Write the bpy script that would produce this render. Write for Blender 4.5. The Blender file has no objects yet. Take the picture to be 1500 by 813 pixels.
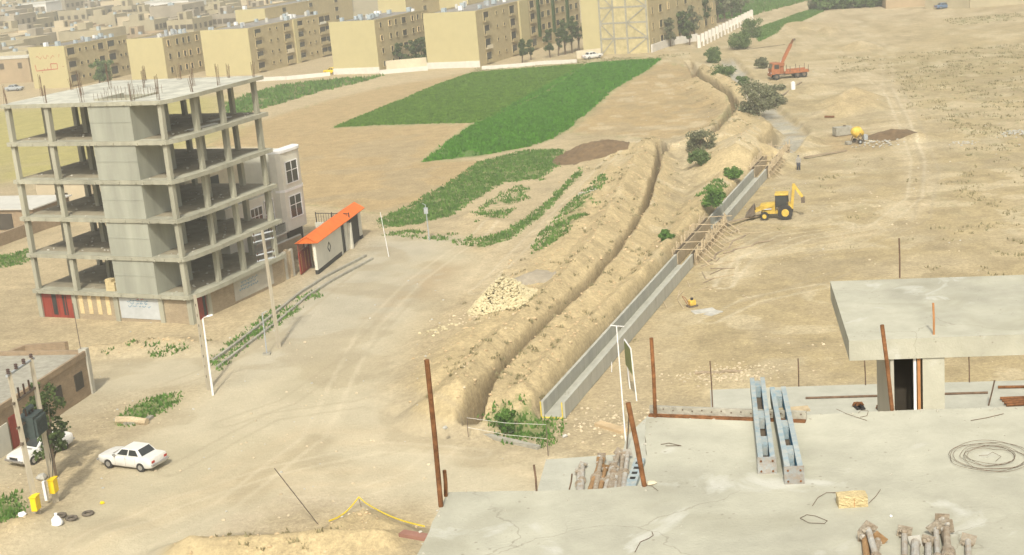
import bpy, bmesh, math, random
import numpy as np
from mathutils import Vector, Matrix, Euler

random.seed(7)
rng = np.random.default_rng(7)
scene = bpy.context.scene
COL = scene.collection

# ------------------------------------------------------------------ camera
LENS_F = 2083.9                      # focal length in photo pixels (50 mm on 36 mm)
PITCH, ROLL, CAMH = math.radians(14.644), math.radians(-5.016), 32.0
_F = np.array([0, math.cos(PITCH), -math.sin(PITCH)]); _R = np.array([1.0, 0, 0]); _U = np.cross(_R, _F)
_c, _s = math.cos(ROLL), math.sin(ROLL)
_R2 = _c * _R + _s * _U; _U2 = -_s * _R + _c * _U
CAM = np.array([0.0, 0.0, CAMH])
cd = bpy.data.cameras.new('camera'); cam = bpy.data.objects.new('camera', cd); COL.objects.link(cam)
cd.sensor_width = 36.0; cd.sensor_fit = 'HORIZONTAL'; cd.lens = LENS_F / 1500 * 36.0
cd.clip_start = 0.1; cd.clip_end = 9000
M4 = Matrix.Identity(4)
for i in range(3):
    M4[i][0] = _R2[i]; M4[i][1] = _U2[i]; M4[i][2] = -_F[i]; M4[i][3] = CAM[i]
cam.matrix_world = M4
scene.camera = cam

# ------------------------------------------------------------------ light
SUN_EL, SUN_HEAD = math.radians(47), math.radians(185)      # heading clockwise from +Y (away from the camera)
w = bpy.data.worlds.new('World'); scene.world = w; w.use_nodes = True
nt = w.node_tree; bg = nt.nodes['Background']
sky = nt.nodes.new('ShaderNodeTexSky'); sky.sky_type = 'NISHITA'; sky.sun_disc = False
sky.sun_elevation = SUN_EL; sky.sun_rotation = SUN_HEAD; sky.dust_density = 5.0; sky.air_density = 1.0; sky.ozone_density = 0.6
hs = nt.nodes.new('ShaderNodeHueSaturation'); hs.inputs['Saturation'].default_value = .2; nt.links.new(sky.outputs[0], hs.inputs['Color']); nt.links.new(hs.outputs[0], bg.inputs[0]); bg.inputs[1].default_value = 0.15
sd = bpy.data.lights.new('sun', 'SUN'); sd.energy = 3.0; sd.angle = math.radians(2.5); sd.color = (1.0, 0.95, 0.83)
so = bpy.data.objects.new('sun', sd); COL.objects.link(so)
sv = Vector((math.sin(SUN_HEAD) * math.cos(SUN_EL), math.cos(SUN_HEAD) * math.cos(SUN_EL), math.sin(SUN_EL)))
so.rotation_euler = sv.to_track_quat('Z', 'Y').to_euler(); so.location = (0, -20, 80)
scene.view_settings.view_transform = 'Standard'; scene.view_settings.look = 'None'
scene.view_settings.exposure = 0.29; scene.view_settings.gamma = 1.0
try:
    scene.cycles.max_bounces = 5; scene.cycles.volume_bounces = 0; scene.cycles.use_denoising = True
except Exception: pass

# ------------------------------------------------------------------ helpers
def G(px, py, z=0.0):
    d = _F + _R2 * (px - 750) / LENS_F - _U2 * (py - 406.5) / LENS_F
    return CAM + d * ((z - CAMH) / d[2])
def G2(px, py, z=0.0): return tuple(G(px, py, z)[:2])
def stand(pb, z, pt):
    """base on a level surface, top as near to plumb over it as its lean allows"""
    b = G(pb[0], pb[1], z)
    d = _F + _R2 * (pt[0] - 750) / LENS_F - _U2 * (pt[1] - 406.5) / LENS_F
    bx, by = b[0] - CAM[0], b[1] - CAM[1]
    t = (bx * d[0] + by * d[1]) / (d[0] ** 2 + d[1] ** 2)
    return b, CAM + d * t

class MB:
    def __init__(s): s.v = []; s.f = []; s.m = []
    def add(s, vs, fs, mi=0):
        o = len(s.v); s.v += [tuple(map(float, p)) for p in vs]
        s.f += [tuple(i + o for i in f) for f in fs]; s.m += [mi] * len(fs); return s
    def box(s, x0, x1, y0, y1, z0, z1, mi=0):
        return s.add([(x0,y0,z0),(x1,y0,z0),(x1,y1,z0),(x0,y1,z0),(x0,y0,z1),(x1,y0,z1),(x1,y1,z1),(x0,y1,z1)],
                     [(3,2,1,0),(4,5,6,7),(0,1,5,4),(1,2,6,5),(2,3,7,6),(3,0,4,7)], mi)
    def hexa(s, p8, mi=0):
        return s.add(p8, [(3,2,1,0),(4,5,6,7),(0,1,5,4),(1,2,6,5),(2,3,7,6),(3,0,4,7)], mi)
    def bar(s, p0, p1, wd, ht=None, mi=0, up=(0,0,1)):
        p0 = Vector(p0); p1 = Vector(p1); d = (p1 - p0).normalized(); ht = ht or wd
        u = Vector(up)
        if abs(d.dot(u)) > .97: u = Vector((0,1,0))
        r = d.cross(u).normalized() * wd / 2; q = r.cross(d).normalized() * ht / 2
        return s.hexa([p0-r-q, p0+r-q, p1+r-q, p1-r-q, p0-r+q, p0+r+q, p1+r+q, p1-r+q], mi)
    def tube(s, path, r, n=7, mi=0, cap=True):
        P = [Vector(p) for p in path]; rs = r if isinstance(r, (list, tuple)) else [r] * len(P)
        vs = []; fs = []
        for i, p in enumerate(P):
            d = (P[min(i+1, len(P)-1)] - P[max(i-1, 0)]).normalized()
            u = Vector((0,0,1)) if abs(d.z) < .9 else Vector((1,0,0))
            a = d.cross(u).normalized(); b = a.cross(d).normalized()
            for k in range(n):
                t = 2 * math.pi * k / n; vs.append(p + (a * math.cos(t) + b * math.sin(t)) * rs[i])
        for i in range(len(P) - 1):
            for k in range(n):
                fs.append((i*n+k, i*n+(k+1) % n, (i+1)*n+(k+1) % n, (i+1)*n+k))
        if cap: fs.append(tuple(range(n))[::-1]); fs.append(tuple((len(P)-1)*n+k for k in range(n)))
        return s.add(vs, fs, mi)
    def cyl(s, p0, p1, r0, r1=None, n=10, mi=0): return s.tube([p0, p1], [r0, r0 if r1 is None else r1], n, mi)
    def prism(s, poly, z0, z1, mi=0):
        n = len(poly)
        a = sum(poly[i][0]*poly[(i+1) % n][1] - poly[(i+1) % n][0]*poly[i][1] for i in range(n))
        if a < 0: poly = poly[::-1]
        return s.add([(p[0],p[1],z0) for p in poly] + [(p[0],p[1],z1) for p in poly],
                     [tuple(range(n))[::-1], tuple(range(n, 2*n))] + [(i,(i+1) % n,n+(i+1) % n,n+i) for i in range(n)], mi)
    def rock(s, c, r, rnd, flat=.7, mi=0):
        ph = (1+5**.5)/2
        V = [(-1,ph,0),(1,ph,0),(-1,-ph,0),(1,-ph,0),(0,-1,ph),(0,1,ph),(0,-1,-ph),(0,1,-ph),(ph,0,-1),(ph,0,1),(-ph,0,-1),(-ph,0,1)]
        Fc = [(0,11,5),(0,5,1),(0,1,7),(0,7,10),(0,10,11),(1,5,9),(5,11,4),(11,10,2),(10,7,6),(7,1,8),(3,9,4),(3,4,2),(3,2,6),(3,6,8),(3,8,9),(4,9,5),(2,4,11),(6,2,10),(8,6,7),(9,8,1)]
        e = Euler((rnd.random()*6, rnd.random()*6, rnd.random()*6)); out = []
        for p in V:
            q = Vector(p) / 1.9 * r * rnd.uniform(.72, 1.15); q.rotate(e); q.z *= flat; out.append(Vector(c) + q)
        return s.add(out, Fc, mi)
    def panel(s, quad, t=.012, mi=0):
        """thin sheet proud of the surface that carries the quad (CCW seen from outside)"""
        q = [Vector(p) for p in quad]; n = (q[1]-q[0]).cross(q[3]-q[0]).normalized()
        return s.hexa([p - n*.002 for p in q] + [p + n*t for p in q], mi)
    def build(s, name, mats, parent=None, smooth=False, origin=None, bevel=0.0):
        me = bpy.data.meshes.new(name); v = s.v
        if origin is not None: v = [(p[0]-origin[0], p[1]-origin[1], p[2]-origin[2]) for p in v]
        me.from_pydata(v, [], s.f)
        ml = mats if isinstance(mats, (list, tuple)) else [mats]
        for m in ml: me.materials.append(m)
        if len(ml) > 1: me.polygons.foreach_set('material_index', s.m)
        if smooth: me.polygons.foreach_set('use_smooth', [True]*len(me.polygons))
        me.update()
        o = bpy.data.objects.new(name, me); COL.objects.link(o)
        if origin is not None: o.location = origin
        if parent is not None: o.parent = parent
        if bevel:
            b = o.modifiers.new('bevel', 'BEVEL'); b.width = bevel; b.segments = 2; b.limit_method = 'ANGLE'
        return o

def tag(o, label=None, cat=None, group=None, kind=None):
    if label: o['label'] = label
    if cat: o['category'] = cat
    if group: o['group'] = group
    if kind: o['kind'] = kind
    return o
def thing(name, label, cat, loc=(0,0,0), rotz=0.0, group=None):
    o = bpy.data.objects.new(name, None); COL.objects.link(o); o.empty_display_size = .3
    o.location = tuple(map(float, loc)); o.rotation_euler = (0,0,rotz)
    return tag(o, label, cat, group)
_kids = {}
def copy_tree(o, parent=None):
    c = o.copy(); COL.objects.link(c)
    if parent is not None: c.parent = parent
    for ch in [x for x in COL.objects if x.parent == o]: copy_tree(ch, c)
    return c

# ------------------------------------------------------------------ materials
def L(r, g, b):
    f = lambda c: (c/255/12.92) if c/255 <= .04045 else ((c/255+.055)/1.055)**2.4
    return (f(r), f(g), f(b))
def mat(name, col, rough=.85, var=.18, scale=3.0, bump=0.0, bscale=None, col2=None, metal=0.0, streak=False, spec=.3, patch=.5):
    m = bpy.data.materials.new(name); m.use_nodes = True; t = m.node_tree; N = t.nodes; K = t.links
    b = N['Principled BSDF']; b.inputs['Roughness'].default_value = rough; b.inputs['Metallic'].default_value = metal
    b.inputs['Specular IOR Level'].default_value = spec
    geo = N.new('ShaderNodeNewGeometry'); mp = N.new('ShaderNodeMapping'); K.new(geo.outputs['Position'], mp.inputs[0])
    if streak: mp.inputs['Scale'].default_value = (1,1,.15)
    n1 = N.new('ShaderNodeTexNoise'); n1.inputs['Scale'].default_value = scale; n1.inputs['Detail'].default_value = 6; n1.inputs['Roughness'].default_value = .62
    K.new(mp.outputs[0], n1.inputs['Vector'])
    r = N.new('ShaderNodeValToRGB'); r.color_ramp.elements[0].position = .5 - .22; r.color_ramp.elements[1].position = .5 + .22
    c2 = col2 or tuple(min(1, c*(1+var)) for c in col); c1 = col if col2 else tuple(c*(1-var) for c in col)
    r.color_ramp.elements[0].color = (*c1, 1); r.color_ramp.elements[1].color = (*c2, 1)
    K.new(n1.outputs[0], r.inputs[0])
    n2 = N.new('ShaderNodeTexNoise'); n2.inputs['Scale'].default_value = scale*.13; n2.inputs['Detail'].default_value = 4
    K.new(geo.outputs['Position'], n2.inputs['Vector'])
    mr = N.new('ShaderNodeMapRange'); mr.inputs[1].default_value = .3; mr.inputs[2].default_value = .7
    mr.inputs[3].default_value = 1 - var*patch; mr.inputs[4].default_value = 1 + var*patch; K.new(n2.outputs[0], mr.inputs[0])
    mx = N.new('ShaderNodeVectorMath'); mx.operation = 'SCALE'; K.new(r.outputs[0], mx.inputs[0]); K.new(mr.outputs[0], mx.inputs['Scale'])
    K.new(mx.outputs[0], b.inputs['Base Color'])
    if bump:
        n3 = N.new('ShaderNodeTexNoise'); n3.inputs['Scale'].default_value = bscale or scale*3; n3.inputs['Detail'].default_value = 5
        K.new(geo.outputs['Position'], n3.inputs['Vector'])
        bp = N.new('ShaderNodeBump'); bp.inputs['Strength'].default_value = bump; bp.inputs['Distance'].default_value = .05
        K.new(n3.outputs[0], bp.inputs['Height']); K.new(bp.outputs[0], b.inputs['Normal'])
    return m
def brickmat(name, c1, c2, mortar, sx=1.0):
    m = mat(name, c1, .9, .15, 2.0); t = m.node_tree; N = t.nodes; K = t.links; b = N['Principled BSDF']
    src = b.inputs['Base Color'].links[0].from_socket
    tc = N.new('ShaderNodeTexCoord'); sp = N.new('ShaderNodeSeparateXYZ'); K.new(tc.outputs['Object'], sp.inputs[0])
    ad = N.new('ShaderNodeMath'); K.new(sp.outputs[0], ad.inputs[0]); K.new(sp.outputs[1], ad.inputs[1])
    cb = N.new('ShaderNodeCombineXYZ'); K.new(ad.outputs[0], cb.inputs[0]); K.new(sp.outputs[2], cb.inputs[1])
    br = N.new('ShaderNodeTexBrick'); br.inputs['Scale'].default_value = sx; br.inputs['Color1'].default_value = (1,1,1,1)
    br.inputs['Color2'].default_value = (*[x/y for x, y in zip(c2, c1)], 1); br.inputs['Mortar'].default_value = (*[x/y for x, y in zip(mortar, c1)], 1)
    br.inputs['Mortar Size'].default_value = .012; br.inputs['Brick Width'].default_value = .25; br.inputs['Row Height'].default_value = .075
    K.new(cb.outputs[0], br.inputs['Vector'])
    mx = N.new('ShaderNodeVectorMath'); mx.operation = 'MULTIPLY'; K.new(src, mx.inputs[0]); K.new(br.outputs[0], mx.inputs[1])
    K.new(mx.outputs[0], b.inputs['Base Color']); return m
def leafmat(name, cd_, cl_, scale=.9):
    m = bpy.data.materials.new(name); m.use_nodes = True; t = m.node_tree; N = t.nodes; K = t.links; b = N['Principled BSDF']
    b.inputs['Roughness'].default_value = .75; b.inputs['Specular IOR Level'].default_value = .2
    geo = N.new('ShaderNodeNewGeometry'); n = N.new('ShaderNodeTexNoise'); n.inputs['Scale'].default_value = scale; n.inputs['Detail'].default_value = 8; n.inputs['Roughness'].default_value = .75
    K.new(geo.outputs['Position'], n.inputs['Vector'])
    r = N.new('ShaderNodeValToRGB'); r.color_ramp.elements[0].position = .32; r.color_ramp.elements[1].position = .68
    r.color_ramp.elements[0].color = (*cd_,1); r.color_ramp.elements[1].color = (*cl_,1); K.new(n.outputs[0], r.inputs[0])
    K.new(r.outputs[0], b.inputs['Base Color'])
    tr = N.new('ShaderNodeBsdfTranslucent'); K.new(r.outputs[0], tr.inputs[0]); ms = N.new('ShaderNodeMixShader'); ms.inputs[0].default_value = .25
    K.new(b.outputs[0], ms.inputs[1]); K.new(tr.outputs[0], ms.inputs[2]); K.new(ms.outputs[0], N['Material Output'].inputs[0])
    return m

M = {}
M['slab'] = mat('slab_concrete', (.385,.37,.285), .9, .17, 2.0, .16, 40, patch=1.1)
def slab_wear(m):
    t = m.node_tree; N = t.nodes; K = t.links; b = N['Principled BSDF']; src = b.inputs['Base Color'].links[0].from_socket; geo = N.new('ShaderNodeNewGeometry')
    def chain(fac, colr):
        nonlocal src
        mx = N.new('ShaderNodeMix'); mx.data_type = 'RGBA'; K.new(fac, mx.inputs[0]); K.new(src, mx.inputs[6]); mx.inputs[7].default_value = (*colr,1); src = mx.outputs[2]
    def noise(sc, det=5, dist=0.): n = N.new('ShaderNodeTexNoise'); n.inputs['Scale'].default_value = sc; n.inputs['Detail'].default_value = det; n.inputs['Distortion'].default_value = dist; K.new(geo.outputs['Position'], n.inputs['Vector']); return n.outputs[0]
    def ramp(s_, a0, a1, b0=0., b1=1.): r_ = N.new('ShaderNodeMapRange'); K.new(s_, r_.inputs[0]); [setattr(r_.inputs[i+1], 'default_value', v) for i, v in enumerate((a0,a1,b0,b1))]; return r_.outputs[0]
    def mul(p, q): m_ = N.new('ShaderNodeMath'); m_.operation = 'MULTIPLY'; K.new(p, m_.inputs[0]); K.new(q, m_.inputs[1]); return m_.outputs[0]
    chain(ramp(noise(.9,7,.6), .55, .70, 0, .75), (.29,.275,.20))          # damp dusty stains
    chain(ramp(noise(1.4,8,1.2), .60, .70, 0, .7), (.50,.49,.42))           # pale cement splashes
    vo = N.new('ShaderNodeTexVoronoi'); vo.feature = 'DISTANCE_TO_EDGE'; vo.inputs['Scale'].default_value = .55
    ad = N.new('ShaderNodeVectorMath'); nz = N.new('ShaderNodeTexNoise'); nz.inputs['Scale'].default_value = 2.2; nz.inputs['Detail'].default_value = 6; K.new(geo.outputs['Position'], nz.inputs['Vector'])
    sc_ = N.new('ShaderNodeVectorMath'); sc_.operation = 'SCALE'; sc_.inputs['Scale'].default_value = .7; K.new(nz.outputs['Color'], sc_.inputs[0]); K.new(geo.outputs['Position'], ad.inputs[0]); K.new(sc_.outputs[0], ad.inputs[1]); K.new(ad.outputs[0], vo.inputs['Vector'])
    chain(mul(ramp(vo.outputs['Distance'], .002, .006, 1, 0), ramp(noise(.7,3), .54, .62, 0, .38)), (.17,.15,.11))   # hairline cracks
    v2 = N.new('ShaderNodeTexVoronoi'); v2.inputs['Scale'].default_value = 13; K.new(geo.outputs['Position'], v2.inputs['Vector'])
    chain(mul(ramp(v2.outputs['Distance'], .10, .20, 1, 0), ramp(noise(2.5,2), .55, .6, 0, .6)), (.22,.20,.15))   # pits
    K.new(src, b.inputs['Base Color']); return m
slab_wear(M['slab'])
M['slab_lower'] = mat('lower_slab_concrete', (.385,.375,.30), .9, .12, 2.5, .3, 30)
M['tower_conc'] = mat('tower_concrete', (.32,.305,.225), .92, .22, .9, .5, 9, streak=True)
M['tower_floor'] = mat('brown_floor', (.25,.215,.145), .95, .3, .6, .4, 6)  # darker and browner than the roof colour
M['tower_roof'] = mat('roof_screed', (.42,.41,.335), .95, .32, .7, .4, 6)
M['shaft'] = mat('shaft_concrete', (.30,.30,.235), .9, .2, .7, .4, 8, streak=True)
M['flume'] = mat('flume_concrete', (.37,.36,.295), .88, .14, 1.3, .3, 14, streak=True)
M['old_conc'] = mat('old_concrete', (.30,.28,.22), .95, .25, 2.0, .5, 15)
M['pole_conc'] = mat('pole_concrete', (.42,.37,.27), .9, .15, 3, streak=True)
M['brick'] = brickmat('tan_brick', (.33,.25,.15), (.26,.19,.11), (.34,.29,.2))
M['bare_panel'] = mat('rough_yellow_panel', (.44,.37,.19), .95, .25, .9)
M['mudbrick'] = brickmat('mud_brick', (.30,.215,.13), (.23,.165,.10), (.28,.21,.13))
M['cream_brick'] = mat('cream_brick', (.60,.46,.24), .9, .2, 6)
M['apt_end'] = mat('apartment_end_render', (.45,.385,.195), .9, .05, .6)
M['apt_side'] = mat('apartment_side_shaded', (.39,.315,.165), .92, .12, 1.2)  # long sides darker than the ends: grazing-sun shade put into the colour
M['apt_roof'] = mat('apartment_roof_felt', (.22,.2,.17), .95, .3, .5)
M['apt_plinth'] = mat('white_stone_plinth', (.60,.56,.48), .8, .1, 1)
M['white'] = mat('white_render', (.60,.575,.47), .75, .08, 1.2)
M['cream'] = mat('cream_render', (.60,.52,.36), .85, .1, 1.2)
M['white_paint'] = mat('white_paint', (.74,.73,.69), .5, .05, 3)
M['car_paint'] = mat('white_car_paint', (.64,.62,.56), .38, .12, 2.0, spec=.5)
M['glass'] = mat('dark_glass', (.035,.038,.036), .15, .3, 1.0, spec=.6)
M['dark_open'] = mat('dark_interior', (.055,.045,.032), .9, .4, .8)
M['black'] = mat('black_metal', (.03,.028,.026), .6, .3, 4)
M['rubber'] = mat('tyre_rubber', (.035,.032,.028), .9, .3, 6)
M['dusty_rubber'] = mat('dusty_rubber', (.12,.10,.075), .95, .35, 5)
M['chrome'] = mat('dull_chrome', (.45,.44,.42), .35, .15, 6, metal=.7)
M['red_paint'] = mat('red_gate_paint', (.24,.038,.022), .7, .25, 2.5, streak=True)
M['orange_roof'] = mat('orange_roof_sheet', (.70,.145,.02), .65, .16, 1.2)
M['rust'] = mat('rusty_steel', (.17,.075,.03), .9, .55, 16, .3, 60)
M['rust_dark'] = mat('rusty_rebar', (.13,.085,.055), .9, .4, 12)
M['blue_steel'] = mat('worn_blue_paint', (.20,.29,.33), .75, .25, 16, .2, 60, col2=(.40,.39,.33))
M['blue_side'] = mat('blue_paint', (.06,.30,.50), .6, .2, 11, col2=(.16,.36,.44))
M['plate_rust'] = mat('rusted_end_plate', (.30,.34,.34), .85, .3, 22, .2, 60, col2=(.30,.235,.17))
M['prop'] = mat('cement_splashed_steel', (.35,.31,.24), .85, .3, 14, .4, 50, col2=(.22,.16,.10))
M['prop_grey'] = mat('grey_steel_prop', (.42,.42,.38), .8, .25, 14, .4, 50, col2=(.30,.24,.17))
M['prop_brown'] = mat('brown_steel_prop', (.28,.17,.08), .85, .25, 10, .3, 40)
M['ybrick'] = mat('yellow_brick', (.52,.415,.22), .95, .16, 26, .5, 70)
M['wood'] = mat('weathered_timber', (.43,.34,.21), .9, .25, 8, .3, 30)
M['wood_dark'] = mat('dark_timber', (.27,.21,.135), .9, .3, 6, .3, 30)
M['jamb'] = mat('orange_wood_jamb', (.42,.20,.08), .8, .2, 8)
M['yellow'] = mat('machine_yellow', (.55,.37,.06), .65, .3, 3)
M['box_yellow'] = mat('meter_box_yellow', (.80,.55,.01), .5, .06, 4)
M['orange'] = mat('truck_orange', (.31,.11,.042), .65, .3, 4)
M['steel_dk'] = mat('dark_worn_steel', (.13,.10,.07), .8, .35, 6)
M['grey_metal'] = mat('grey_painted_metal', (.34,.36,.36), .6, .15, 4)
M['transf'] = mat('transformer_green_grey', (.045,.06,.055), .6, .25, 5)
M['ceramic'] = mat('brown_ceramic', (.06,.03,.02), .35, .2, 10)
M['dirt'] = mat('loose_dirt', (.48,.355,.20), 1.0, .18, 1.2, .8, 6)
M['soil'] = mat('brown_soil', (.145,.095,.048), 1.0, .3, 1.6, 1.0, 6)
M['greysoil'] = mat('grey_sand', (.33,.28,.20), 1.0, .15, 2.0, .6, 8)
M['stone'] = mat('yellow_stone', (.49,.42,.25), .95, .22, 2.0)
M['pebble'] = mat('scattered_rubble', (.50,.41,.27), .95, .3, .9)
M['rubble'] = mat('white_rubble', (.42,.40,.34), .95, .25, 2)
M['bag'] = mat('white_plastic', (.75,.75,.73), .6, .05, 8)
M['tape'] = mat('yellow_tape', (.72,.56,.04), .6, .1, 5)
M['pink_board'] = mat('red_brown_board', (.27,.14,.10), .85, .2, 6)
M['sign_green'] = mat('olive_sign_board', (.18,.20,.06), .7, .15, 3)
M['yel_edge'] = mat('yellow_form_edge', (.60,.46,.06), .7, .15, 6)
M['ink_blue'] = mat('blue_ink', (.14,.25,.33), .8, .1, 4)
M['ink_red'] = mat('red_ink', (.40,.10,.07), .8, .1, 4)
M['sign_paint'] = mat('pale_wall_paint', (.44,.45,.43), .85, .1, 2)
M['cement_patch'] = mat('grey_cement_patch', (.40,.375,.30), .9, .12, 1.5)
M['ivy'] = leafmat('ivy_green', (.02,.045,.010), (.07,.12,.03), 2.0)
M['leaf_dark'] = leafmat('tree_leaves', (.03,.055,.014), (.12,.16,.05))
M['leaf_grey'] = leafmat('grey_green_leaves', (.09,.10,.05), (.27,.27,.15))
M['leaf_bright'] = leafmat('fresh_leaves', (.05,.10,.025), (.17,.23,.07))
M['weed'] = leafmat('weed_leaves', (.05,.13,.018), (.15,.26,.05), .8)
M['dry'] = leafmat('dry_weed', (.20,.185,.09), (.33,.28,.15), .5)
M['crop'] = leafmat('crop_leaves', (.028,.12,.004), (.11,.30,.018), .9)
M['bark'] = mat('bark', (.13,.095,.06), .95, .3, 8)
M['skin'] = mat('skin', (.38,.22,.14), .6, .05, 5)
M['cloth_dark'] = mat('dark_cloth', (.05,.05,.06), .9, .2, 8)
M['cloth_blue'] = mat('blue_shirt', (.12,.2,.35), .9, .15, 8)
M['tail'] = mat('tail_light', (.40,.02,.015), .3, .1, 4, spec=.5)
M['water'] = mat('muddy_water', (.20,.17,.11), .12, .15, .6, spec=.6)
M['tarp'] = mat('pale_sheet_roof', (.52,.50,.43), .7, .12, .6)
M['roof_blue'] = mat('pale_roof_tank', (.36,.41,.42), .6, .15, 3)
M['town1'] = mat('town_tan', (.37,.315,.20), .95, .16, .25)
M['town2'] = mat('town_cream', (.52,.43,.28), .95, .14, .25)
M['town3'] = mat('town_grey', (.34,.29,.21), .95, .2, .25)
M['town4'] = mat('town_brick', (.35,.265,.16), .95, .16, .25)
M['town_white'] = mat('town_white', (.66,.64,.58), .9, .08, .3)
M['town_dark'] = mat('town_window', (.10,.08,.055), .9, .3, .5)
M['bluecar'] = mat('blue_car_paint', (.09,.14,.22), .4, .1, 3, spec=.5)

# ------------------------------------------------------------------ terrain
def fbm(x, y, sc, octv=4, seed=0):
    out = np.zeros(np.shape(x)); amp = 1; tot = 0
    for o in range(octv):
        X = np.asarray(x) * sc * 2**o + 37.7*seed + o*17.3; Y = np.asarray(y) * sc * 2**o - 11.9*seed + o*7.1
        xi = np.floor(X).astype(np.int64); yi = np.floor(Y).astype(np.int64); fx = X - xi; fy = Y - yi
        fx = fx*fx*(3-2*fx); fy = fy*fy*(3-2*fy)
        def h(a, b):
            n = (a*374761393 + b*668265263 + seed*1442695) & 0x7fffffff
            n = ((n ^ (n >> 13)) * 1274126177) & 0x7fffffff
            return ((n ^ (n >> 16)) & 0xffff) / 65535.0
        v = (h(xi,yi)*(1-fx)+h(xi+1,yi)*fx)*(1-fy) + (h(xi,yi+1)*(1-fx)+h(xi+1,yi+1)*fx)*fy
        out += amp*v; tot += amp; amp *= .5
    return out / tot
def seg_dist(x, y, pts):
    """distance to a polyline and the arc position 0..1"""
    best = np.full(np.shape(x), 1e9); tt = np.zeros(np.shape(x)); n = len(pts)-1
    for i in range(n):
        ax, ay = pts[i]; bx, by = pts[i+1]; dx, dy = bx-ax, by-ay; l2 = dx*dx+dy*dy + 1e-9
        t = np.clip(((x-ax)*dx + (y-ay)*dy)/l2, 0, 1); d = np.hypot(x-ax-t*dx, y-ay-t*dy)
        k = d < best; best = np.where(k, d, best); tt = np.where(k, (i+t)/n, tt)
    return best, tt
def inpoly(x, y, poly):
    r = np.zeros(np.shape(x), bool); n = len(poly); j = n-1
    for i in range(n):
        xi, yi = poly[i]; xj, yj = poly[j]
        c = ((yi > y) != (yj > y)) & (x < (xj-xi)*(y-yi)/((yj-yi) + 1e-12) + xi); r ^= c; j = i
    return r
def polymask(x, y, poly, soft):
    ins = inpoly(x, y, poly); d, _ = seg_dist(x, y, list(poly) + [poly[0]])
    return np.clip(.5 + np.where(ins, d, -d)/(2*soft), 0, 1)
sm = lambda t: np.clip(t,0,1)**2*(3-2*np.clip(t,0,1))
PX = lambda pts, z=0.0: [G2(a, b, z) for a, b in pts]

BERMS = [  # crest in photo pixels, crest height, half width, sharpness
    (PX([(672,575),(715,520),(760,478),(800,440),(850,388),(893,325),(922,262),(940,222),(956,206)], 1.5), 2.15, 3.1),
    (PX([(765,572),(810,527),(870,468),(930,410),(985,350),(1030,298),(1060,255)], 1.5), 1.75, 2.5),
    (PX([(640,560),(680,505),(725,470),(765,430),(815,378),(858,315),(890,255),(915,215)], .6), .95, 4.0),
    (PX([(712,598),(745,555),(800,500),(860,440),(905,388),(945,322),(963,262),(969,232)], 1.0), 1.25, 2.3),
    (PX([(1000,208),(1040,190),(1060,178)], 1.0), 1.1, 3.0),
    (PX([(985,216),(1020,212),(1047,204),(1063,184),(1077,160),(1071,147),(1045,131),(1020,115)], .8), 1.0, 3.0),
    (PX([(1075,222),(1100,200),(1120,188)], 2.2), 2.6, 5.2),
    (PX([(1030,98),(1052,112),(1082,130)], 1.2), 1.5, 2.8),
    (PX([(1085,172),(1060,200)], 1.0), 1.2, 3.0),
    (PX([(700,600),(735,540)], 0.5), .4, 3.4),
    (PX([(280,800),(380,795),(470,790),(560,790)], 1.0), 1.3, 2.4),
    (PX([(500,770),(530,752),(560,770)], .8), .9, 1.5),
    (PX([(100,515),(180,508),(260,500),(285,505)], .3), .55, 1.6),
]
TRENCH = [  # centre line, depth, half width
    (PX([(693,628),(712,598),(745,555),(800,500),(860,440),(905,388),(945,322),(963,262),(969,226)]), 2.4, .30),
    (PX([(969,232),(985,216),(1020,212),(1047,204),(1063,184),(1077,160),(1071,147),(1045,131),(1020,115),(1011,92)]), 2.0, .55),
    (PX([(1066,88),(1095,126),(1128,162),(1166,193),(1156,212),(1138,230)]), 1.1, 1.9),
]
HEAPS = [  # px, height, rx, rotation-free elongation
    ((1252,150), 2.4, 6.0), ((1232,165), 1.7, 4.4), ((1268,158), 1.2, 4.0), ((1213,50), 2.0, 4.2), ((1258,70), 1.8, 4.5), ((1165,40), 1.5, 9.0),
    ((1175,45), 1.3, 5), ((740,405), .5, 1.2), ((1195,130), .9, 6), ((690,322), .8, 3.2), ((720,330), .6, 3.0), ((1345,205), .9, 3.0),
    ((1085,495), .25, 3.0), ((30,780), .9, 3.5), ((160,790), .5, 3.0),
]
HEAPS = [(G2(*p), h, r) for p, h, r in HEAPS]
FL_A0, FL_A1 = G(811,612), G(1129,243)     # the new flume's line over the ground
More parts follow.
